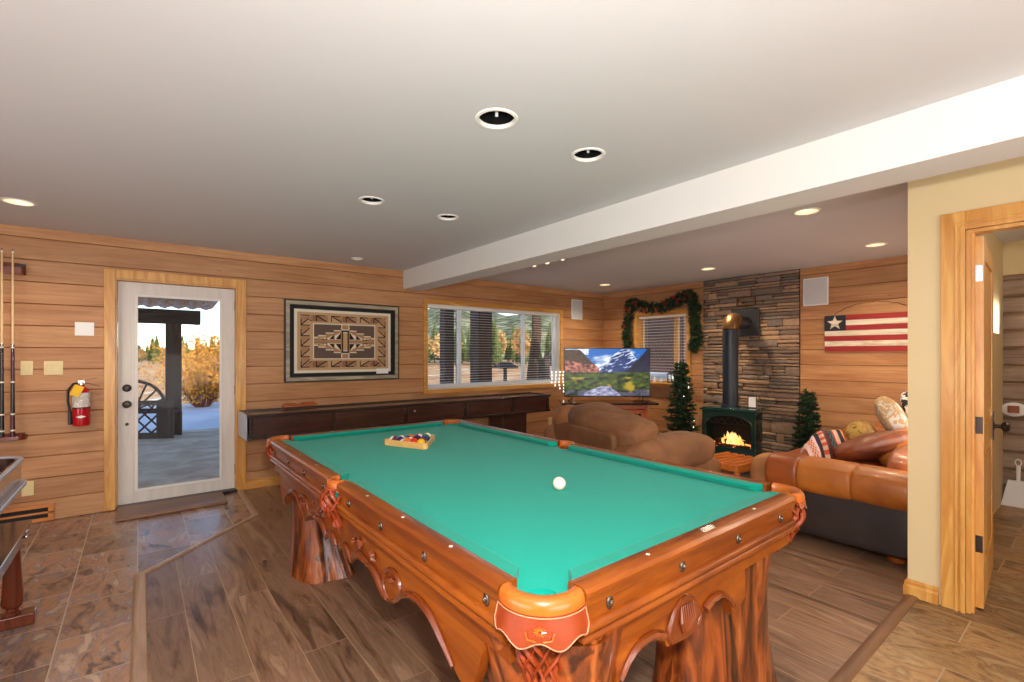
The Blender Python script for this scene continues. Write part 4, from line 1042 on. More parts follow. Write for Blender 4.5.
for s in (-1, 1):
    mb = MB(); x0, x1 = (-.475, -.005) if s < 0 else (.005, .475)
    mb.box(x0, x1, -.185, -.165, .565, .62); mb.box(x0, x1, -.185, -.165, .08, .13); mb.box(x0, x0 + .045, -.185, -.165, .13, .565); mb.box(x1 - .045, x1, -.185, -.165, .13, .565)
    dr = mb.build('door', 'redwood', cs, smooth=False, bevel=.002)
    MB().box(x0 + .045, x1 - .045, -.172, -.168, .13, .565).build('backing', 'tvblack', dr)
    mb = MB()
    for i in range(1, 8): xx = x0 + .045 + (x1 - x0 - .09) * i / 8; mb.box(xx - .007, xx + .007, -.181, -.1725, .13, .565)
    for i in range(1, 8): zz = .13 + .435 * i / 8; mb.box(x0 + .045, x1 - .045, -.1825, -.181, zz - .008, zz + .008)
    mb.build('lattice', 'redwood', dr, smooth=False)
tv = empty('television', (tvp.x, tvp.y, .7205), -YAW, 'flat screen television showing snowy mountains above a green valley stream', 'television')
tw_, tz0, tz1 = .607, .065, .755
MB().box(-tw_, tw_, 0, .035, tz0, tz1).build('bezel', 'tvblack', tv, bevel=.003)
MB().box(-.3, .3, .035, .07, .15, .5).build('back_housing', 'tvblack', tv, bevel=.01)
for s in (-1, 1):
    mb = MB(); mb.tube([(s * .50, .015, .075), (s * .50, .01, .03), (s * .53, -.09, .006)], .007, 8); mb.tube([(s * .50, .015, .05), (s * .50, .03, .025), (s * .53, .13, .006)], .007, 8); mb.build('foot', 'tvblack', tv)
# the picture on the screen
mb = MB(); mb.paint((0, 0, 0)); NX, NY = 172, 96
def fbm(x, y, o=4, s=0.0):
    v = 0; a = .5; f = 1
    for _ in range(o): v += a * noise.noise(Vector((x * f, y * f, s))); a *= .5; f *= 2
    return v
def L(a, b, t): return tuple(a[i] + (b[i] - a[i]) * t for i in range(3))
def scene_px(u, v):      # u 0..1 left to right, v 0..1 top to bottom
    horizon = .50
    # mountain profiles
    m1 = .46 - .44 * math.exp(-((u - .68) / .20) ** 2) + .05 * fbm(u * 9, 0, 4, 1) - .06 * math.exp(-((u - .80) / .06) ** 2)
    ml = .02 + 1.9 * max(0, u - .17) ** 1.05 + .03 * fbm(u * 12, 3, 3, 2)
    mr = 1.70 * max(0, .985 - u) ** .9 - .03 + .02 * fbm(u * 14, 5, 3, 3)
    if v < horizon + .02 * fbm(u * 10, 1, 3, 9):
        if u < .40 and v > ml:
            if v > .24 + .3 * u + .05 * fbm(u * 9, v * 9, 3, 4): t = .5 + fbm(u * 20, v * 20, 3, 5); return L(sr(70, 30, 20), sr(226, 150, 130), max(0, min(1, .5 + (t - .5) * 2)))
            t = .5 + fbm(u * 20, v * 20, 3, 6); return L(sr(34, 22, 14), sr(120, 84, 48), max(0, min(1, t)))
        if u > .66 and v > mr: t = .5 + fbm(u * 14 + v * 8, v * 6, 4, 7); return L(sr(8, 14, 34), sr(46, 62, 104), max(0, min(1, t)) * .8)
        if v > m1:
            h = (v - m1); t = fbm(u * 18 + v * 16, v * 14, 4, 8); sn = t * 1.8 + .22 - h * 1.6
            if sn > .12: return L(sr(150, 176, 222), sr(244, 248, 255), min(1, max(0, sn * 1.6)))
            return L(sr(26, 52, 112), sr(70, 104, 164), max(0, min(1, .5 + t)))
        cl = fbm(u * 5 + 2, v * 7, 4, 10) + .9 * (v - .02) - .10 + (.35 if u < .28 and v < .12 else 0)
        return L(sr(18, 126, 206), sr(240, 246, 252), max(0, min(1, cl * 3.2)))
    riv = abs(u - (.50 + .10 * fbm(v * 4, 1, 2, 11) - (v - .8) * .5)); wid = (v - .78) * 1.1
    if v > .80 and riv < wid * .9 + .04 and u < .80 and u > .22:
        t = .5 + fbm(u * 16, v * 30, 3, 12); return L(sr(60, 60, 120), sr(222, 222, 246), max(0, min(1, t * 1.1)))
    t = .5 + 1.5 * fbm(u * 13, v * 15, 3, 13); q = .5 + fbm(u * 6, v * 7, 3, 14)
    g = L(sr(12, 26, 10), sr(110, 136, 34), max(0, min(1, t * 1.1 - .1)))
    if q > .58 and v > .6: g = L(g, sr(196, 170, 50), min(1, (q - .58) * 5))
    if v > .88 and t > .45: g = L(g, sr(110, 100, 160), .6)
    return g
for i in range(NX):
    for j in range(NY):
        u0, u1 = i / NX, (i + 1) / NX; v0, v1 = j / NY, (j + 1) / NY
        mb.paint(tuple(min(1, 1.05 * c ** 1.25) for c in scene_px((u0 + u1) / 2, (v0 + v1) / 2)))
        x0, x1 = -tw_ + .012 + u0 * (2 * tw_ - .024), -tw_ + .012 + u1 * (2 * tw_ - .024); z0, z1 = tz1 - .012 - v0 * (tz1 - tz0 - .03), tz1 - .012 - v1 * (tz1 - tz0 - .03)
        mb.quad((x0, -.0015, z0), (x1, -.0015, z0), (x1, -.0015, z1), (x0, -.0015, z1))
bmesh.ops.remove_doubles(mb.b, verts=mb.b.verts[:], dist=1e-5)
M['screen'] = attrmat('screen_picture', .3, emit=.85)
mb.build('screen', 'screen', tv, smooth=False, recalc=False)
# string of small lights hanging at the corner of the shuffleboard and the tv
M['bulb'] = emis('white_bulb', (1, .96, .88), 1.5)
sl_ = empty('string_lights', (5.05, 5.44, 1.1), 0, 'string of small white lights hanging in the corner beside the television', 'string lights')
mb = MB(); mc = MB(); rnd = random.Random(5)
for k in range(7):
    x = .02 + k * .085; P = [Vector((x + .01 * math.sin(i + k), .02, .02 - i * .052)) for i in range(4 + (k * 5) % 4)]
    mc.tube(P, .002, 4)
    for p in P: mb.ball(p + Vector((0, -.01, -.012)), .010, 8, 6, (1, 1, 1.5))
mc.tube([Vector((x / 10, .02, .02 + .005 * math.sin(x * 2))) for x in range(0, 7)], .002, 4)
mb.build('bulbs', 'bulb', sl_)['kind'] = 'stuff'; mc.build('wire', 'white', sl_)
# ------------------------------------------------------------------ shuffleboard
M['dkwood'] = wood('dark_wood', sr(52, 28, 22), sr(78, 46, 36), 5, 0, .28, .3, 8)
M['dkwood2'] = wood('dark_wood_trim', sr(34, 22, 20), sr(54, 38, 34), 5, 0, .25, .4, 8)
M['silver'] = plain('silver_grey_end', sr(176, 178, 188), .35, .3)
sb = empty('shuffleboard_table', (.80, 5.03, .007), 0, 'long dark wooden shuffleboard table standing against the boarded wall', 'shuffleboard table')
SLn = 3.86; z0, z1 = .575 - .007, .815 - .007
mb = MB(); mb.box(.03, SLn - .02, .012, .44, z0 + .02, z1 - .03); mb.build('cabinet', 'dkwood', sb, smooth=False)
mb = MB()
mb.box(-.0, SLn, -.008, .03, z1 - .03, z1); mb.box(0, SLn, .43, .455, z1 - .03, z1 + .005); mb.box(0, .03, .03, .43, z1 - .03, z1); mb.box(SLn - .03, SLn, .03, .43, z1 - .03, z1)
mb.box(0, SLn, -.002, .03, z0, z0 + .03); mb.build('rim', 'dkwood2', sb, bevel=.005)
M['playtop'] = wood('play_surface', sr(70, 62, 62), sr(96, 88, 86), 4, 0, .18, .5, 8)
MB().box(.03, SLn - .03, .03, .43, z1 - .028, z1 - .012).build('play_surface', 'playtop', sb)
for x in (.02, .78, 1.60, 2.40, 3.15, SLn - .07): MB().box(x, x + .035, .0, .014, z0 + .03, z1 - .03).build('stile', 'dkwood2', sb, bevel=.003)
mb = MB()
for x0, x1 in ((.055, .78), (.815, 1.60), (1.635, 2.40), (2.435, 3.15), (3.185, SLn - .07)): mb.box(x0 + .012, x1 - .012, .006, .0125, z0 + .045, z1 - .045)
mb.build('front_panels', 'dkwood', sb, bevel=.003)
tag(MB().box(-.006, .004, -.004, .45, z0, z1).build('end_cap', 'silver', sb, bevel=.002), 'silver grey end panel')
tag(MB().lathe([(.014, 0), (.014, .012), (.001, .016)], (1.72, .0, z1 - .085), 14, rotm(90)).build('knob', 'steel', sb), 'small round metal knob')
for x in (.45, 3.05):
    MB().box(x, x + .42, .07, .40, 0, z0 + .02).build('pedestal', 'dkwood2' if x < 1 else 'dkwood', sb, bevel=.006)
tag(MB().box(-.17, .17, -.035, .035, 0, .03).box(-.16, -.05, -.03, .03, .03, .042).box(.02, .15, -.03, .03, .03, .045).build('puck_box', 'redwood', bevel=.004), 'small reddish wooden box lying on the shuffleboard edge under the framed rug', 'box').location = (1.38, 5.455, .822)
# ------------------------------------------------------------------ framed woven rug
ar = empty('framed_rug', (1.875, YA, 1.53), 0, 'framed woven rug with black zigzag border and stepped diamonds, on the boarded wall', 'framed textile')
aw, ah = .65, .445
def frame(a0, a1, h0, h1, y0, y1, m, nm):
    mb = MB(); mb.rings([[Vector((x, y0, z)) for x, z in ((-a0, -h0), (a0, -h0), (a0, h0), (-a0, h0))], [Vector((x, y1, z)) for x, z in ((-a0, -h0), (a0, -h0), (a0, h0), (-a0, h0))], [Vector((x, y1, z)) for x, z in ((-a1, -h1), (a1, -h1), (a1, h1), (-a1, h1))], [Vector((x, y0, z)) for x, z in ((-a1, -h1), (a1, -h1), (a1, h1), (-a1, h1))]], cap=False, loop=True)
    return mb.build(nm, m, ar, smooth=False)
M['barn'] = wood('barn_wood', sr(150, 140, 118), sr(190, 178, 152), 5, 0, .6, 0, 8, sr(120, 108, 90))
frame(aw, aw - .012, ah, ah - .012, -.0005, -.045, 'black', 'outer_edge'); frame(aw - .012, aw - .05, ah - .012, ah - .05, -.0005, -.04, 'barn', 'frame'); frame(aw - .05, aw - .056, ah - .05, ah - .056, -.0005, -.036, 'black', 'inner_edge')
MB().box(-aw + .056, aw - .056, -.012, -.001, -ah + .056, ah - .056).build('mat_board', 'matblack', ar)
mb = MB(); mb.paint((0, 0, 0)); RW, RH = 1.10, .70; NX, NY = 220, 140
cW, cT, cB, cK, cG, cR = sr(232, 222, 200), sr(196, 160, 120), sr(172, 132, 96), sr(34, 26, 24), sr(104, 84, 74), sr(150, 104, 76)
def rugpx(x, y):        # cells 0..220, 0..140
    bx, by = min(x, 219 - x), min(y, 139 - y)
    if bx < 6 or by < 6: return cW
    if bx < 11 or by < 11: return cT if bx >= 6 else cW
    if bx < 36 and by >= 0 or by < 27:
        # border with hooked zigzags
        if by < 27 and 11 <= x - 0 and bx >= 11 and (by <= bx * .75):
            u = (x - 12) % 33; w = by - 12
            if w < 0: return cT
            if w > 13: return cT
            d = abs((u) * 14 / 24. - w)
            if w <= 1 and u < 20: return cK
            if u <= 1: return cK
            if u < 25 and d < 1.5: return cK
            return cB if (u * 14 / 24. > w and u < 26) else cR if (x // 33) % 2 else cT
        u = (y - 12) % 23; w = bx - 13
        if w < 0 or w > 18: return cT
        d = abs(u * 18 / 17. - w)
        if w <= 1 and u < 15: return cK
        if u <= 1: return cK
        if u < 18 and d < 1.6: return cK
        return cB if u * 18 / 17. > w else cT
    if bx < 39 or by < 30: return cT
    if bx < 41 or by < 32: return cW
    # centre field
    dx, dy = abs(x - 109.5), abs(y - 69.5)
    if dx < 7 and dy > 28: return cB
    if dx < 9 and dy > 28: return cW
    step = 30 if dx < 10 else 24 if dx < 26 else 18 if dx < 44 else 12 if dx < 60 else 8
    if dy > step + 2: return cG
    if dy > step: return cW
    if dx < 8:
        if dx > 5.4 or dy > 22: return cK if dy < 26 else cW
        return cT if dy < 20 else cW
    if dy < 3: return cB
    if dy < 4.5: return cK if dx > 40 else cB
    for k0 in (10, 26, 44, 58):
        if k0 <= dx < k0 + 15:
            t = (dx - k0); h_ = step - 3
            if t < 12 and dy > 5 and dy < h_ and (h_ - dy) > t * .9 * (h_ / 14): return cK if k0 % 4 == 2 else cW
            if t < 14 and (h_ - dy) > t * .55 and dy < h_: return cW if k0 % 4 == 2 else cK
    return cB if dx < 44 else cT
for i in range(NX):
    for j in range(NY):
        mb.paint(rugpx(i, j))
        x0, x1 = -RW / 2 + RW * i / NX, -RW / 2 + RW * (i + 1) / NX; za, zb_ = -RH / 2 + RH * j / NY, -RH / 2 + RH * (j + 1) / NY
        mb.quad((x0, -.0165, za), (x1, -.0165, za), (x1, -.0165, zb_), (x0, -.0165, zb_))
bmesh.ops.remove_doubles(mb.b, verts=mb.b.verts[:], dist=1e-5)
M['rug'] = attrmat('woven_rug', .95, var=.12, scale=120)
rg = mb.build('woven_rug', 'rug', ar, smooth=False, recalc=False)
MB().box(-RW / 2, RW / 2, -.016, -.012, -RH / 2, RH / 2).build('rug_backing', 'fwhite', ar)
tag(MB().box(.37, .52, -.020, -.0175, -.375, -.315).build('caption_card', 'white', ar), 'small white caption card')
# ------------------------------------------------------------------ foliage helpers
M['pinegreen'] = plain('pine_needles', sr(38, 62, 34), .7, var=.4, scale=9)
M['bark'] = plain('bark', sr(84, 60, 44), .9, var=.3, scale=14, bmp=.3)
M['berry'] = plain('red_berries', sr(190, 24, 26), .3, var=.1)
M['cone'] = plain('pine_cone', sr(110, 70, 44), .7, var=.3)
M['ribbon'] = plain('brown_ribbon', sr(150, 44, 30), .6, var=.2)
def sprig(mb, p, d, ln, rnd, n=9, w=.006, nl=.03):
    """short twig with needles on it"""
    d = d.normalized(); a = d.orthogonal().normalized(); b = d.cross(a)
    for k in range(n):
        t = k / n; q = p + d * ln * t
        for m_ in range(3):
            an = rnd.uniform(0, 2 * PI); o = (a * math.cos(an) + b * math.sin(an)) ; tip = q + (o * .75 + d * .8).normalized() * nl * rnd.uniform(.7, 1.15); s_ = d.cross(o) * w
            mb.tri(q + s_, q - s_, tip)
    mb.tri(p + a * .003, p - a * .003, p + d * ln); 
def little_tree(loc, h, r, lab, seed, dens=1.0, bulbs=False, name='christmas_tree', bottom=.10, pw=.6):
    rnd = random.Random(seed); e = empty(name, loc, 0, lab, 'small tree')
    mb = MB(); mb.tube([(0, 0, .1), (.01, 0, h * .5), (0, .005, h * .97)], [.018, .012, .004], 8); mb.build('trunk', 'bark', e)
    mb = MB(); nb = int(170 * dens)
    for k in range(nb):
        t = (k / nb) ** .85; z = bottom + (h - bottom) * t; rr = r * (1 - t) ** pw * rnd.uniform(.7, 1.1) + .025; an = k * 2.4 + rnd.uniform(-.3, .3)
        d = Vector((math.cos(an), math.sin(an), rnd.uniform(-.25, .35))); p0 = Vector((0, 0, z)); 
        ln = rr; mb.tube([p0, p0 + d * ln], [.004, .002], 4)
        m_ = max(2, int(ln / .035))
        for j in range(m_ + 1):
            q = p0 + d * ln * (j + .4) / (m_ + 1); dd = (d + Vector((rnd.uniform(-.7, .7), rnd.uniform(-.7, .7), rnd.uniform(-.2, .5)))); sprig(mb, q, dd, .05, rnd, 5, .009, .036)
    mb.build('needles', 'pinegreen', e, smooth=False, recalc=False)['kind'] = 'stuff'
    mb = MB(); mb.lathe([(.05, 0), (.065, .01), (.075, .11), (.07, .125), (.055, .125), (.05, .10), (.001, .10)], (0, 0, 0), 20); mb.build('pot', 'ribbon', e)
    if bulbs:
        mb = MB()
        for k in range(16):
            t = rnd.random(); an = rnd.uniform(0, 2 * PI); rr = r * (1 - t) ** .75 * .95 + .02; mb.ball((math.cos(an) * rr, math.sin(an) * rr, bottom + (h - bottom) * t), .008, 8, 6)
        mb.build('fairy_lights', 'bulb', e)['kind'] = 'stuff'
    return e
little_tree((6.02, 3.80, .0075), 1.25, .21, 'slim artificial fir tree with tiny white lights between window and stove', 3, 1.3, True)
little_tree((6.10, 2.215, .0075), .93, .17, 'small plain artificial fir tree standing right of the stone wall', 8, 1.0, pw=.85)
# garland round the small window
ga = empty('pine_garland', (XB, 4.34, 2.1), 0, 'green pine garland with berries and ribbons around the small corner window', 'garland')
rnd = random.Random(12)
path = [(4.92, 1.50), (4.945, 1.75), (4.90, 2.0), (4.88, 2.17), (4.80, 2.20), (4.62, 2.13), (4.40, 2.10), (4.18, 2.13), (4.0, 2.19), (3.86, 2.24), (3.77, 2.18), (3.74, 2.0), (3.72, 1.80), (3.70, 1.62), (3.76, 1.48)]
def cr(path, n=9): return [Vector((0, y - 4.34, z - 2.1)) for y, z in interp(path, n)]
P = cr(path); mb = MB(); mb.tube([p + Vector((-.055, 0, 0)) for p in P], .008, 6)
for i, p in enumerate(P):
    d = (P[min(i + 1, len(P) - 1)] - P[max(i - 1, 0)]).normalized()
    for k in range(7):
        o = Vector((rnd.uniform(-1, .1), rnd.uniform(-1, 1), rnd.uniform(-1, 1))); o = (o - d * o.dot(d)).normalized(); o.x = -abs(o.x)
        sprig(mb, p + Vector((-.05, 0, 0)) + d * rnd.uniform(-.02, .02), o * .9 + d * rnd.uniform(-.5, .9), rnd.uniform(.055, .11), rnd, 7, .008, .045)
mb.build('greenery', 'pinegreen', ga, smooth=False, recalc=False)['kind'] = 'stuff'
for k in range(21):
    p = P[rnd.randrange(len(P))] + Vector((-.12, rnd.uniform(-.05, .05), rnd.uniform(-.05, .04))); mb = MB()
    if k % 3 == 0:
        R_ = [(.004, -.035), (.016, -.025), (.022, -.008), (.018, .012), (.009, .028), (.001, .034)]; mb.lathe(R_, p, 10); mb.build('pine_cone', 'cone', ga)
    elif k % 3 == 1:
        for q in range(5): mb.ball(p + Vector((rnd.uniform(-.014, .014), rnd.uniform(-.022, .022), rnd.uniform(-.022, .022))), .010, 8, 6)
        mb.build('berry_cluster', 'berry', ga)
    else:
        for sg in (-1, 1): mb.tube([p, p + Vector((-.01, sg * .035, .02)), p + Vector((0, sg * .05, -.005)), p + Vector((0, sg * .02, -.012)), p, p + Vector((0, sg * .02, -.08))], .008, 6, flat=.35)
        mb.build('ribbon_bow', 'ribbon', ga)
# ornaments on the sill
SZ = VZ0 + .0125
ln_ = empty('lantern', (XB - .06, 4.13, SZ), 0, 'small dark square lantern on the corner window sill', 'lantern')
mb = MB()
for sx in (-1, 1):
    for sy in (-1, 1): mb.box(sx * .032 - .004, sx * .032 + .004, sy * .032 - .004, sy * .032 + .004, .012, .12)
mb.box(-.045, .045, -.045, .045, 0, .012); mb.box(-.045, .045, -.045, .045, .12, .13); mb.rings([[Vector((a * w_, b * w_, z)) for a, b in ((-1, -1), (1, -1), (1, 1), (-1, 1))] for w_, z in ((.042, .13), (.018, .16), (.012, .165))]); mb.tube([(0, -.015, .165), (0, -.012, .19), (0, .012, .19), (0, .015, .165)], .003, 5)
mb.build('frame', 'bronze', ln_); MB().cyl((0, 0, .012), (0, 0, .075), .018, 12).build('candle', 'ivory', ln_)
mo = MB()
mo.tube([(0, -.05, .07), (0, .0, .09), (0, .05, .085)], [.022, .028, .022], 10); mo.tube([(0, .045, .09), (0, .075, .125)], [.016, .013], 8); mo.ball((0, .09, .13), .018, 10, 8, (.8, 1.5, .8))
for y in (-.045, -.03, .03, .045): mo.tube([(.008 if y in (-.045, .045) else -.008, y, .07), (.008 if y in (-.045, .045) else -.008, y, 0)], [.008, .005], 6)
for s in (-1, 1): mo.tube([(s * .01, .085, .14), (s * .03, .08, .165), (s * .035, .09, .20)], [.004, .005, .002], 5); mo.tube([(s * .03, .08, .165), (s * .05, .085, .185)], [.004, .002], 5)
o = mo.build('moose_figurine', 'bronze'); o.location = (XB - .055, 3.99, SZ); o.rotation_euler = (0, 0, PI); tag(o, 'small dark antlered animal figurine at the right end of the corner window sill', 'figurine')
M['snowwhite'] = plain('glitter_white', sr(230, 232, 238), .6, var=.05)
for i, (y, hh) in enumerate(((4.30, .07), (4.42, .10))):
    mb = MB()
    for q in range(3): mb.lathe([(.001, hh * (.25 * q + .5)), (.028 * (1 - q * .22), hh * .25 * q + .005), (.001, hh * .25 * q)], (0, 0, 0), 10)
    o = mb.build('snowy_tree_ornament', 'snowwhite'); o.location = (XB - .06, y, SZ); tag(o, 'tiny white frosted tree ornament on the sill, the %s one' % ('shorter' if i == 0 else 'taller'), 'ornament', 'frosted ornaments on the corner sill')
# ------------------------------------------------------------------ cue rack and cues
crk = empty('cue_rack', (-1.05, YA, .70), 0, 'reddish wooden wall rack holding upright cues at the left edge', 'cue rack')
M['mahog'] = wood('mahogany', sr(92, 30, 18), sr(130, 52, 30), 5, 0, .25, .4, 8)
def slabr(x0, x1, d, z0, z1):
    pl = [(x0, 0), (x0, -d)] + [(x1 - d * .5 + d * .5 * math.sin(PI * i / 10), -d * .5 - d * .5 * math.cos(PI * i / 10)) for i in range(11)] + [(x1, 0)]
    return MB().prism(pl, lambda x, y: Vector((x, y, z0)), lambda x, y: Vector((x, y, z1)))
slabr(-.45, .345, .105, 0, .032).build('base_shelf', 'mahog', crk, bevel=.005)
mb = MB(); mb.box(-.45, .33, -.02, 0, .032, .05); mb.build('base_back', 'mahog', crk)
mb = slabr(-.45, .335, .06, 1.33, 1.385); mb.box(-.45, .30, -.012, 0, 1.385, 1.42); mb.build('top_rail', 'mahog', crk, bevel=.004)
tag(MB().box(.285, .335, -.05, -.005, 1.386, 1.41).build('chalk', 'black', crk, bevel=.003), 'black chalk block')
M['maple'] = wood('maple', sr(226, 190, 140), sr(240, 210, 166), 5, 2, .25, .3, 8)
M['cuedark'] = plain('cue_dark', sr(24, 20, 20), .2, var=.4, scale=30)
M['cueplum'] = plain('cue_plum', sr(70, 22, 34), .2, var=.3, scale=30)
def cue(x, m1, m2, lab):
    e = empty('pool_cue', (x, YA - .066, .7325), 0, lab, 'pool cue', 'cues standing in the wall rack')
    lp = lambda r0, r1, z0, z1: MB().lathe([(r0, z0), (r1, z1)], (0, 0, 0), 14)
    lp(.0145, .0125, 0, .18).build('butt', m1, e); lp(.0125, .0115, .18, .42).build('grip', m2, e); lp(.0115, .0100, .42, .72).build('forearm', m1, e)
    lp(.0102, .0100, .72, .735).build('joint', 'chrome', e); lp(.0098, .0062, .735, 1.455).build('shaft', 'maple', e); lp(.0062, .006, 1.455, 1.475).build('ferrule', 'ivory', e); lp(.006, .0045, 1.475, 1.485).build('tip', 'matblack', e)
    for z in (.04, .17, .425, .70): MB().lathe([(.0150 - .004 * z, z), (.0150 - .004 * z, z + .012)], (0, 0, 0), 14).build('ring', 'ivory', e)
cue(-.782, 'cueplum', 'cuedark', 'cue with a plum red forearm and black wrapped grip, right-hand one in the rack')
cue(-.842, 'cuedark', 'cuedark', 'cue with a black inlaid butt, next to the plum red cue in the rack')
# ------------------------------------------------------------------ fire extinguisher
M['fered'] = plain('extinguisher_red', sr(190, 16, 30), .18, var=.03, coat=.5)
M['feyellow'] = plain('inspection_tag', sr(246, 196, 20), .6, var=.03)
fe = empty('fire_extinguisher', (-.375, 5.425, .775), 0, 'red fire extinguisher with yellow tag hanging on the boards left of the door', 'fire extinguisher')
MB().lathe([(.03, 0), (.052, .006), (.057, .02), (.057, .275), (.05, .305), (.032, .328), (.022, .335), (.022, .35), (.001, .35)], (0, 0, 0), 32).build('cylinder', 'fered', fe)
M['felabel'] = patmat('instruction_label', [sr(230, 228, 222), sr(236, 234, 230), sr(200, 190, 180), sr(230, 228, 222), sr(60, 50, 50)], 'blob', 26)
mb = MB(); R = [[Vector((math.sin(a) * .0576, -math.cos(a) * .0576, z)) for a in [rad(-80 + 160 * i / 20) for i in range(21)]] for z in (.165, .285)]
mb.rings(R, closed=False, cap=False); mb.build('instruction_label', 'felabel', fe)
mb = MB(); mb.lathe([(.0585, .152), (.0585, .162)], (0, 0, 0), 32); mb.build('band', 'black', fe)
mb = MB(); pl = [(-.034, 0), (0, .012), (.034, 0), (0, -.012)]; mb.prism(pl, lambda x, z: Vector((x, -.0595 + .5 * x * x / .0576, .085 + z)), lambda x, z: Vector((x, -.055, .085 + z))); mb.build('diamond_mark', 'white', fe)
mb = MB(); mb.cyl((0, 0, .35), (0, 0, .375), .018, 14); mb.box(-.02, .02, -.012, .012, .365, .385)
mb.tube([(-.03, 0, .378), (.03, -.005, .385), (.10, -.01, .412)], [.008, .008, .006], 6, flat=.5); mb.tube([(0, 0, .372), (.06, -.006, .358), (.115, -.012, .335)], [.007, .008, .006], 6, flat=.5); mb.build('valve_handle', 'chrome', fe)
mb = MB(); mb.tube([(-.012, 0, .368), (-.05, 0, .36), (-.082, 0, .31), (-.085, 0, .22), (-.072, -.005, .13)], .009, 8); mb.tube([(-.072, -.005, .13), (-.070, -.006, .02)], [.013, .015], 10); mb.build('hose', 'black', fe)
MB().box(-.05, .012, -.066, -.064, -.06, .03, Matrix.Translation((0, 0, .31)) @ rotm(0, 24, 0)).build('inspection_tag', 'feyellow', fe)
MB().box(-.02, .02, .02, .075, .20, .34).build('wall_bracket', 'steel', fe)
# ------------------------------------------------------------------ plates, papers and registers on the wall
def plate(x, z, w, h, tog, lab, cat='switch', nm='light_switch'):
    e = empty(nm, (x, YA, z), 0, lab, cat)
    MB().box(-w / 2, w / 2, -.007, -.0005, -h / 2, h / 2).build('cover_plate', 'almond', e, bevel=.003)
    for t in tog:
        if cat == 'switch': MB().box(t - .017, t + .017, -.011, -.007, -.033, .033).build('rocker', 'almond', e, bevel=.003)
        else:
            for s in (-1, 1): MB().box(t - .016, t + .016, -.010, -.007, s * .021 - .014, s * .021 + .014).build('socket', 'almond', e, bevel=.003)
plate(-.711, 1.272, .075, .118, [0], 'single almond light switch right of the cue rack')
plate(-.553, 1.270, .118, .118, [-.025, .025], 'double almond light switch above the fire extinguisher')
plate(-.705, .288, .072, .118, [0], 'almond outlet low on the boards left of the door', 'outlet', 'wall_outlet')
plate(5.08, .34 + .0, .072, .118, [0], 'almond outlet on the boards below the end of the shuffleboard', 'outlet', 'wall_outlet')
tag(MB().box(-.36 - .062, -.36 + .062, YA - .004, YA - .0005, 1.545, 1.66).build('wall_notice', 'white', smooth=False), 'small white paper notice taped on the boards left of the door', 'notice')
M['ventwood'] = wood('vent_wood', sr(186, 110, 44), sr(214, 140, 70), 5, 0, .4, .2, 8)
vt = empty('floor_register', (-.82, YA, .004), 0, 'orange wood air register at the foot of the wall, left of the door', 'vent')
mb = MB(); mb.box(-.27, .27, -.02, -.0005, 0, .028); mb.box(-.27, .27, -.02, -.0005, .062, .078); mb.box(-.27, .27, -.02, -.0005, .112, .14); mb.box(.235, .27, -.02, -.0005, .028, .112); mb.box(-.27, -.235, -.02, -.0005, .028, .112); mb.build('register_frame', 'ventwood', vt, smooth=False, bevel=.002)
MB().box(-.235, .235, -.006, -.002, .028, .112).build('dark_slot', 'matblack', vt)
# ------------------------------------------------------------------ glossy dark table at the left edge
M['glossy'] = wood('glossy_walnut', sr(42, 22, 20), sr(66, 38, 32), 5, 1, .12, .8, 8)
M['glossyz'] = wood('glossy_walnut_leg', sr(74, 30, 16), sr(110, 48, 26), 5, 2, .2, .6, 8)
gt = empty('game_table', (-.455, 3.63, .004), 0, 'glossy dark wood game table with tapered leg and raised tray, cut by left edge', 'game table')
mb = MB(); mb.box(-1.1, .010, -1.5, -.035, .475, .497); mb.build('lower_deck', 'glossy', gt, bevel=.004)
MB().box(-1.05, -.012, -1.45, -.07, .40, .475).build('apron', 'glossy', gt, smooth=False)
for x, y in ((-.045, -.16), (-1.0, -.16), (-.045, -1.40), (-1.0, -1.40)):
    T = Matrix.Translation((x, y, 0)); mb = MB()
    mb.rings([[Vector((x + a * w_, y + b * w_, z)) for a, b in ((-1, -.4), (-1, .4), (-.4, 1), (.4, 1), (1, .4), (1, -.4), (.4, -1), (-.4, -1))] for z, w_ in ((.40, .030), (.38, .028), (.12, .040), (.10, .034), (.09, .024), (.078, .024), (.072, .034), (.06, .034))]); lg = mb.build('leg', 'glossyz', gt)
for y in (-.16, -1.40):
    MB().box(-1.06, .04, y - .045, y + .045, 0, .06).build('sled_foot', 'glossyz', gt, bevel=.006)
tag(MB().ball((-.004, -.10, .452), .012, 12, 8).ball((-.004, -.10, .425), .009, 10, 8).build('catch_knob', 'chrome', gt), 'small bright metal knobs')
MB().box(-1.1, -.42, -1.40, -.20, .497, .70).build('upper_case', 'glossy', gt, smooth=False)
def tray(r0, z0, z1, ins, nm, m, par, bev=.004):
    def outline(d):
        r = max(.01, .12 - d); x1, y1 = -d, -d
        return [(-1.1 + d, -1.5 + d), (x1, -1.5 + d)] + [(x1 - r + r * math.cos(rad(a)), y1 - r + r * math.sin(rad(a))) for a in range(0, 91, 10)] + [(-1.1 + d, y1)]
    A, B = outline(r0), outline(r0 + ins); mb = MB()
    mb.rings([[Vector((x, y, z0)) for x, y in A], [Vector((x, y, z1)) for x, y in A], [Vector((x, y, z1)) for x, y in B], [Vector((x, y, z0)) for x, y in B]], cap=False, loop=True); return mb.build(nm, m, par, bevel=bev)
tray(.02, .715, .835, .022, 'tray_wall', 'glossy', gt); tray(.0, .70, .722, .05, 'lower_rim', 'silver', gt); tray(.012, .825, .842, .016, 'upper_rim', 'silver', gt)
MB().box(-1.08, -.03, -1.46, -.05, .700, .714).build('tray_bottom', 'glossy', gt)
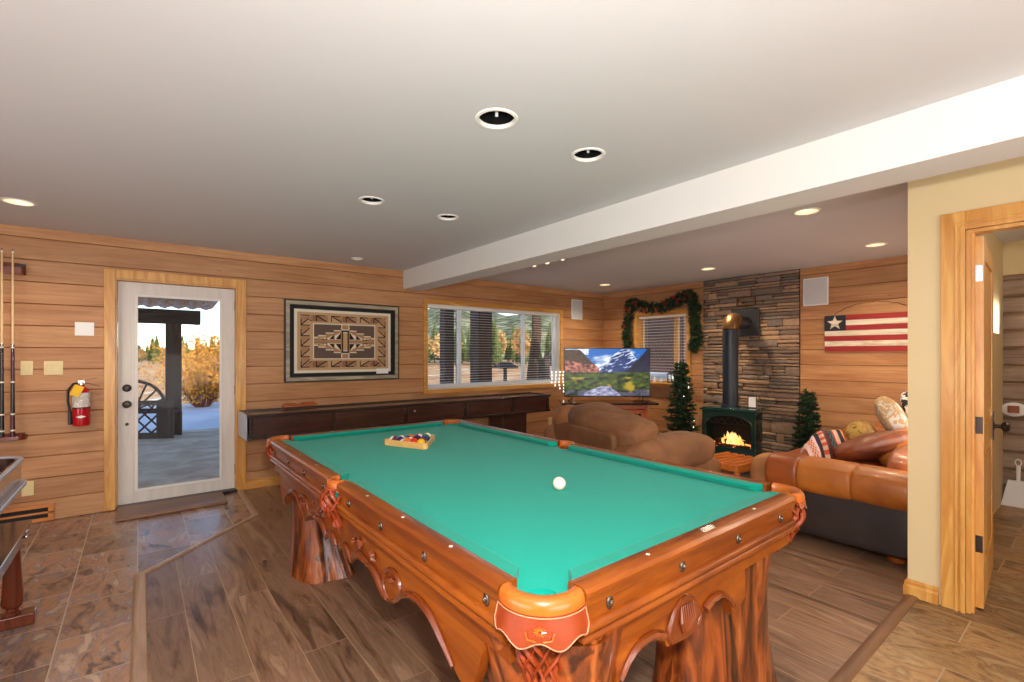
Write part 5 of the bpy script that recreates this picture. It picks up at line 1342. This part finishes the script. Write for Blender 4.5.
tag(MB().box(-.20, -.10, -1.3, -.15, .715, .775).build('inner_strip', 'silver', gt, bevel=.004), 'silver grey strip')
tag(MB().box(-.42, -.26, -1.25, -.22, .715, .79).build('cream_block', 'ivory', gt, bevel=.004), 'cream strip')
# ------------------------------------------------------------------ dustpan in the small room
dp = MB(); T = rotm(8, 0, 90)
pl = [(-.10, 0), (.12, 0), (.095, .235), (-.055, .235)]
dp.prism(pl, lambda x, z: Vector((0, -x, z)), lambda x, z: Vector((-.05 + z * .06, -x, z)))
dp.tube([(-.02, -.01, .23), (-.02, -.01, .37)], [.014, .016], 10, flat=.6)
dp.tube([(-.02, -.01 + .02 * math.cos(a), .40 + .03 * math.sin(a)) for a in [2 * PI * i / 12 for i in range(12)]], .006, 6, loop=True)
o = dp.build('dustpan', 'white', bevel=.004); o.location = (6.28, .565, .0045); tag(o, 'white plastic dustpan standing against the log wall of the small room', 'dustpan')
hp = empty('wall_hook_plate', (6.13, .55, .93), 0, 'oval white plaque with a small reddish ornament on the log wall beyond the knob', 'plaque')
hp.location = (XB - .03, .585, .88)
mb = MB(); mb.ball((0, 0, 0), 1, 24, 12, (.012, .085, .065)); mb.build('oval_plate', 'white', hp)
mb = MB(); mb.box(-.03, -.008, -.035, .04, -.03, .035); mb.build('ornament', 'caramel_d', hp, bevel=.006)
# ------------------------------------------------------------------ outdoors
def terr(name, pts, m):
    mb = MB(); mb.face([mb.b.verts.new(p) for p in pts]); return struct(mb.build(name, m, smooth=False))
def groundmat(name, stops, sc=.5, rough=.9):
    m, nt, b = newmat(name)
    n = noise_n(nt, objco(nt, (1, 1, 1)), sc, 8, .4, .6); r = ramp(nt, stops); nt.links.new(n.outputs[0], r.inputs[0]); nt.links.new(r.outputs[0], b.inputs['Base Color']); b.inputs['Roughness'].default_value = rough; return m
M['snow'] = groundmat('snow', [(.3, sr(200, 206, 216)), (.6, sr(236, 238, 244))], .6)
M['field'] = groundmat('dry_field', [(.36, sr(160, 104, 52)), (.46, sr(204, 146, 82)), (.58, sr(216, 166, 106)), (.66, sr(240, 232, 220))], .35)
M['patio'] = groundmat('patio_concrete', [(.35, sr(196, 172, 146)), (.5, sr(220, 198, 172)), (.62, sr(236, 220, 198))], 2.5)
struct(MB().box(-3, 3.0, 5.66, 10.75, -.10, -.03).build('patio_slab', 'patio', smooth=False))
struct(MB().box(-60, 3.6, 5.66, 17.5, -.30, -.11).build('snow_ground', 'snow', smooth=False))
struct(MB().box(-140, 220, 5.66, 260, -.6, -.32).build('field_ground', 'field', smooth=False))
M['metalroof'] = wood('metal_roof', sr(120, 128, 136), sr(196, 202, 208), 8, 1, .35, 0, 6, sr(60, 66, 74))
M['beamdark'] = wood('weathered_beam', sr(50, 42, 40), sr(80, 68, 64), 5, 0, .8, 0, 8)
M['postdark'] = wood('weathered_post', sr(58, 46, 42), sr(92, 74, 66), 5, 2, .8, 0, 8)
pr = empty('porch_roof', (0, 10.4, 2.2), 0, 'dark timber porch with post and corrugated metal roof outside the glass door', 'porch')
mb = MB(); n = 70; R = []
prof = []
for i in range(n + 1):
    x = -2.6 + 3.75 * i / n; prof.append((x, .022 * math.sin(i * 1.55)))
mb.rings([[Vector((x, y, z + zz)) for x, zz in prof] + [Vector((x, y, z + zz + .012)) for x, zz in reversed(prof)] for y, z in ((.55, .06), (-4.65, .42))])
mb.build('corrugated_roof', 'metalroof', pr, smooth=False)
MB().box(-2.6, .90, -.12, .12, -.27, -.02).build('beam', 'beamdark', pr, bevel=.01)
MB().box(.385, .615, -.115, .115, -2.23, -.27).build('post', 'postdark', pr, bevel=.01)
for y in (-3.9, -2.6, -1.3): MB().box(-2.6, 1.1, y - .04, y + .04, .055 + .36 * (-y) / 4.65 * .95, .13 + .33 * (-y) / 4.65 * .8 ).build('purlin', 'beamdark', pr)
bn = empty('garden_bench', (.0, 10.15, -.03), rad(-30), 'dark garden bench with wagon wheel back and lattice end on the patio', 'bench')
# lattice side panel faces the house
mb = MB()
mb.box(-.85, .55, -.02, .02, .56, .64); mb.box(-.85, .55, -.02, .02, 0, .10); mb.box(.30, .55, -.03, .03, .10, .56)
for k in range(-8, 7):
    for s in (-1, 1):
        x0 = k * .21; a, b_ = Vector((x0, .0, .10)), Vector((x0 + s * .46, .0, .56))
        # clip to the panel
        def clip(p, q, lo, hi):
            if p.x > q.x: p, q = q, p
            if q.x < lo or p.x > hi: return None
            if p.x < lo: p = p.lerp(q, (lo - p.x) / (q.x - p.x))
            if q.x > hi: q = p.lerp(q, (hi - p.x) / (q.x - p.x))
            return p, q
        r_ = clip(a, b_, -.85, .30)
        if r_ and (r_[1] - r_[0]).length > .03: mb.tube([r_[0] + Vector((0, s * .006, 0)), r_[1] + Vector((0, s * .006, 0))], .016, 4)
mb.build('lattice_panel', 'postdark', bn, smooth=False)
mb = MB(); mb.tube([Vector((-.25 + math.cos(a) * .50, .35, .45 + math.sin(a) * .50)) for a in [PI * i / 24 for i in range(25)]], .028, 8)
for i in range(1, 8):
    a = PI * i / 8; mb.tube([Vector((-.25, .35, .45)), Vector((-.25 + math.cos(a) * .49, .35, .45 + math.sin(a) * .49))], .016, 6)
mb.box(-.80, .30, .32, .38, .40, .47); mb.build('wagon_wheel_back', 'postdark', bn)
mb = MB()
for i in range(4): mb.box(-.8, .5, .02 + i * .085, .09 + i * .085, .42, .45)
mb.box(-.8, -.74, .33, .37, 0, .42); mb.box(.44, .5, .33, .37, 0, .42); mb.build('seat', 'postdark', bn, smooth=False)
# timber posts, staircase and trunk beyond the big window
for (x, y, w_, lab) in ((5.10, 8.70, .11, 'dark square timber post outside, left one seen through the large window'), (4.535, 6.61, .135, 'thick dark timber post outside, nearest the large window'), (5.27, 8.55, .03, 'thin dark pipe post between the two timber posts outside')):
    tag(MB().box(x - w_, x + w_, y - w_, y + w_, -.32, 3.6).build('timber_post', 'postdark', bevel=.01), lab, 'post')
stc = empty('outdoor_staircase', (9.9, 10.56, .12), rad(13.5), 'dark timber outdoor staircase with slatted railing seen through the large window', 'staircase')
mb = MB()
for i in range(11): mb.box(-1.1 + i * .26, -.82 + i * .26, -.4, .5, .16 + i * .19, .20 + i * .19)
mb.build('treads', 'postdark', stc, smooth=False)
MB().box(-1.2, 1.9, -.38, .48, -.44, .0).build('plinth', 'beamdark', stc, smooth=False)
for y in (-.44, .5):
    mb = MB(); mb.prism([(-1.2, 0), (-.95, 0), (1.9, 2.08), (1.9, 2.36)], lambda x, z: Vector((x, y, z)), lambda x, z: Vector((x, y + .05, z))); mb.build('stringer', 'beamdark', stc, smooth=False)
mb = MB(); mb.tube([Vector((-1.15, -.44, 1.05)), Vector((1.8, -.44, 3.2))], .045, 4)
for i in range(14): x = -1.1 + i * .21; mb.box(x - .02, x + .02, -.46, -.42, .1 + (x + 1.15) * .73, 1.05 + (x + 1.15) * .73)
mb.box(-1.30, -1.06, -.56, -.34, -.44, 1.15); mb.build('railing', 'beamdark', stc, smooth=False)
bt = empty('bird_table', (7.28, 9.54, -.32), 0, 'small dark pedestal table standing in the dry field', 'outdoor table')
mb = MB(); mb.cyl((0, 0, 0), (0, 0, 1.36), .05, 10); mb.cyl((0, 0, 0), (0, 0, .04), .22, 16); mb.build('pedestal', 'beamdark', bt)
mb = MB(); mb.box(-.26, .26, -.2, .2, 1.36, 1.42); mb.rings([[Vector((a * w_, b * w_ * .8, z)) for a, b in ((-1, -1), (1, -1), (1, 1), (-1, 1))] for w_, z in ((.22, 1.42), (.10, 1.52))]); mb.build('table_top', 'beamdark', bt)
mb = MB(); mb.tube([(8.3, 9.7, -.32), (8.35, 9.75, .8), (8.6, 9.85, 1.9), (8.55, 9.8, 3.2), (8.7, 9.8, 5.5)], [.20, .15, .14, .12, .08], 12); tag(mb.build('tree_trunk', 'bark'), 'leaning bare tree trunk outside the right part of the large window', 'tree')
# golden shrubs beside the patio post
M['goldleaf'] = plain('golden_leaves', sr(226, 158, 52), .8, var=.4, scale=1.6)
M['redtwig'] = plain('russet_twigs', sr(150, 92, 62), .8, var=.3, scale=2)
def shrub(loc, rx, rz, seed, n, m, lab, leaf=.05, nb=60):
    rnd = random.Random(seed); e = empty('shrub', loc, 0, lab, 'shrub', 'autumn shrubs by the patio')
    mb = MB(); ml = MB()
    for k in range(nb):
        a = rnd.uniform(0, 2 * PI); t = rnd.uniform(.1, 1); tip = Vector((math.cos(a) * rx * t, math.sin(a) * rx * t, rz * rnd.uniform(.55, 1.0) * (1 - .35 * t)))
        base = Vector((math.cos(a) * .15, math.sin(a) * .15, 0)); md = base.lerp(tip, .5) + Vector((0, 0, .12)); mb.tube([base, md, tip], [.012, .008, .003], 4)
        for j in range(n):
            q = base.lerp(tip, rnd.uniform(.25, 1.05)) + Vector((rnd.gauss(0, .09), rnd.gauss(0, .09), rnd.gauss(0, .09))); u = Vector((rnd.uniform(-1, 1), rnd.uniform(-1, 1), rnd.uniform(-1, 1))).normalized(); w_ = u.orthogonal().normalized(); l = leaf * rnd.uniform(.6, 1.2)
            ml.quad(q, q + u * l * .5 + w_ * l * .3, q + u * l, q + u * l * .5 - w_ * l * .3)
    mb.build('branches', 'redtwig', e); ml.build('leaves', m, e, smooth=False, recalc=False)['kind'] = 'stuff'
shrub((1.45, 16.2, -.12), 1.5, 2.5, 4, 44, 'goldleaf', 'golden leaved autumn shrub behind the patio, right of the porch post', .10, 90)
shrub((4.3, 17.6, -.12), 1.2, 2.4, 5, 44, 'goldleaf', 'golden leaved autumn shrub farthest right behind the patio', .10, 90)
shrub((-.6, 16.2, -.12), .9, 1.3, 6, 6, 'redtwig', 'sparse reddish twiggy shrub behind the garden bench', .06, 70)
# conifers and aspens at the far side of the field
M['conifer'] = plain('conifer_green', sr(104, 118, 56), .9, var=.35, scale=.7)
M['aspen'] = plain('aspen_gold', sr(206, 166, 104), .9, var=.35, scale=.9)
def conifer(name, m, seed, h, r, lab, grp):
    rnd = random.Random(seed); e = empty(name, (0, 0, 0), 0, lab, 'tree', grp)
    MB().tube([(0, 0, 0), (0, 0, h * .9)], [.16, .03], 6).build('trunk', 'bark', e)
    mb = MB()
    if name == 'conifer':
        for k in range(150):
            t = k / 150; z = h * (.12 + .88 * t); rr = r * (1 - t) ** .8 * rnd.uniform(.6, 1.1) + .1; a = k * 2.4; d = Vector((math.cos(a), math.sin(a), -.25)); s_ = Vector((-math.sin(a), math.cos(a), 0)) * rr * .34
            p = Vector((0, 0, z)); mb.tri(p + Vector((0, 0, .25)), p + d * rr + s_ * .4, p + d * rr * .7 - s_ - Vector((0, 0, .2))); mb.tri(p, p + d * rr * .8 + s_, p + d * rr - s_ * .3 - Vector((0, 0, .3)))
    else:
        for k in range(520):
            u = Vector((rnd.gauss(0, 1), rnd.gauss(0, 1), rnd.gauss(0, 1))).normalized() * rnd.uniform(.5, 1); p = Vector((u.x * r, u.y * r, h * .6 + u.z * h * .38)); q = Vector((rnd.uniform(-1, 1), rnd.uniform(-1, 1), rnd.uniform(-1, 1))).normalized() * .45
            w_ = q.orthogonal().normalized() * .25; mb.quad(p, p + q * .5 + w_, p + q, p + q * .5 - w_)
    mb.build('foliage', m, e, smooth=False, recalc=False)['kind'] = 'stuff'; return e
cA = conifer('conifer', 'conifer', 3, 7.5, 1.5, 'green conifer in the distant tree line across the field', 'conifers of the distant tree line')
cB = conifer('aspen', 'aspen', 5, 6.0, 1.4, 'golden leafed tree in the distant tree line across the field', 'golden trees of the distant tree line')
rnd = random.Random(21); first = {0: True, 1: True}; SP = []
def place(src, k, x, y, s_, z=-.32):
    o = src if first[k] else copy_tree(src); first[k] = False
    o.location = (x, y, z); o.rotation_euler = (0, 0, rnd.uniform(0, 6)); o.scale = (s_, s_, s_ * rnd.uniform(.85, 1.2))
def spot(pa, pb, da, db):
    for _ in range(400):
        x, y = polar(rnd.uniform(pa, pb), rnd.uniform(da, db))
        if all((x - a) ** 2 + (y - b) ** 2 > 3.5 ** 2 for a, b in SP): break
    SP.append((x, y)); return x, y
def polar(px_, dep):     # bearing in the view to world ground point
    l = (px_ - 512) / 476.1; return (LD.x * l + FD.x) * dep, (LD.y * l + FD.y) * dep
for i in range(44):
    x, y = spot(95, 245, 90, 135); place(cA if i % 3 else cB, 0 if i % 3 else 1, x, y, rnd.uniform(.55, .85))
for i in range(60):
    x, y = spot(410, 580, 70, 120); place(cA if i % 4 else cB, 0 if i % 4 else 1, x, y, rnd.uniform(.7, 1.1))
for i in range(12):
    x, y = spot(630, 720, 60, 90); place(cA, 0, x, y, rnd.uniform(.8, 1.1))
M['hill'] = groundmat('forest_hill', [(.38, sr(56, 72, 44)), (.5, sr(104, 110, 70)), (.62, sr(170, 164, 132))], .25)
mb = MB(); G_ = []
for i in range(61):
    row = []
    for j in range(9):
        px_ = 300 + i * 9.0; dep = 150 + j * 16; x, y = polar(px_, dep); hgt = 33 * math.sin(min(1, j / 6) * PI / 2) * (.75 + .5 * noise.noise(Vector((i * .13, j * .1, 0)))) * min(1, max(.1, (i - 2) / 12)); row.append(mb.b.verts.new((x, y, -.4 + hgt)))
    G_.append(row)
for i in range(60):
    for j in range(8): mb.face([G_[i][j], G_[i + 1][j], G_[i + 1][j + 1], G_[i][j + 1]])
struct(mb.build('forest_hill', 'hill'))
# neighbouring timber wall seen through the corner window
M['brownboards'] = plankmat('brown_boards', 1, [sr(84, 52, 40), sr(110, 70, 54), sr(130, 86, 66), sr(90, 56, 44), sr(120, 80, 62)])
nb = empty('garden_shed', (10.4, 6.9, -.32), rad(-8), 'brown boarded outbuilding with snowy ledge outside the corner window', 'shed')
MB().box(-.9, .9, -1.2, 1.2, 0, 3.1).build('wall', 'brownboards', nb, smooth=False)
mb = MB(); mb.prism([(-1.5, 3.0), (1.5, 3.0), (1.3, 3.4), (-1.3, 3.4)], lambda y, z: Vector((-1.1, y, z)), lambda y, z: Vector((1.1, y, z))); mb.build('roof', 'beamdark', nb, smooth=False)
MB().box(-1.4, -.9, -1.2, 1.2, .95, 1.3).build('snow_ledge', 'snow', nb, bevel=.03)

struct(MB().box(-3.3, 6.6, -3.4, 5.75, 2.78, 5.6).build('wall_upper_storey', 'brownboards', smooth=False))
# ------------------------------------------------------------------ camera, light, world
cam = bpy.data.cameras.new('camera'); co = bpy.data.objects.new('camera', cam); C.objects.link(co)
co.location = (0, 0, 1.38); co.rotation_euler = (rad(90), 0, -YAW)
cam.sensor_width = 36; cam.lens = 476.1 / 1024 * 36; cam.shift_y = 13.8 / 1024; cam.clip_start = .02; cam.clip_end = 500
S.camera = co
S.view_settings.view_transform = 'Standard'; S.view_settings.look = 'None'; S.view_settings.gamma = 1; S.view_settings.use_curve_mapping = False
S.view_settings.exposure = 0.18
def light(name, typ, loc, e, col=(1, 1, 1), size=.1, rot=None, sy=None, spot=None, blend=.5):
    l = bpy.data.lights.new(name, typ); l.energy = e; l.color = col
    if typ == 'AREA':
        l.size = size
        if sy: l.shape = 'RECTANGLE'; l.size_y = sy
    elif typ == 'SUN': l.angle = size
    else: l.shadow_soft_size = size
    if typ == 'SPOT': l.spot_size = spot; l.spot_blend = blend
    o = bpy.data.objects.new(name, l); C.objects.link(o); o.location = loc
    if rot: o.rotation_euler = rot
    return o
W = bpy.data.worlds.new('world'); S.world = W; W.use_nodes = True; nt = W.node_tree
sky = nt.nodes.new('ShaderNodeTexSky'); sky.sky_type = 'NISHITA'; sky.sun_disc = False; sky.sun_elevation = rad(28); sky.sun_rotation = rad(200); sky.altitude = 1500; sky.dust_density = .6
nt.links.new(sky.outputs[0], nt.nodes['Background'].inputs[0]); nt.nodes['Background'].inputs[1].default_value = .29
light('sun', 'SUN', (0, -20, 20), 4.2, (1, .92, .80), rad(.6), (rad(64), 0, rad(-14)))
light('camera_flash', 'POINT', (.05, -.04, 1.60), 150, (1, .98, .95), .05)
light('upward_fill', 'AREA', (.2, -2.0, 1.0), 50, (.97, .98, 1), 2.2, (rad(180), 0, 0))  # added ambient fill behind the camera, aimed up at the ceiling
light('rear_fill', 'AREA', (.6, -3.15, 1.0), 110, (.96, .98, 1), 3.6, (rad(97), 0, 0), 1.8)  # no window in this wall; unseen fill panel added for even room light
light('side_fill', 'AREA', (-3.0, 1.2, 1.0), 90, (.96, .98, 1), 3.6, (rad(97), 0, rad(-90)), 1.8)  # unseen fill panel added at the left wall, which has no window
light('living_side_fill', 'AREA', (5.0, .76, 1.0), 42, (1, .95, .9), 2.2, (rad(100), 0, 0), 1.7)  # fill added out of view behind the partition to brighten the sofa end
for x, y, r in CANS_ON:
    light('can_light', 'SPOT', (x, y, 2.40), 72 if x > 5 else 34, (1, .80, .56), .05, (0, 0, 0), spot=rad(150), blend=1)
light('closet_light', 'POINT', (4.9, -.8, 2.2), 22, (1, .86, .68), .1)
S.cycles.use_denoising = True
S.cycles.sample_clamp_indirect = 6
S.cycles.max_bounces = 8
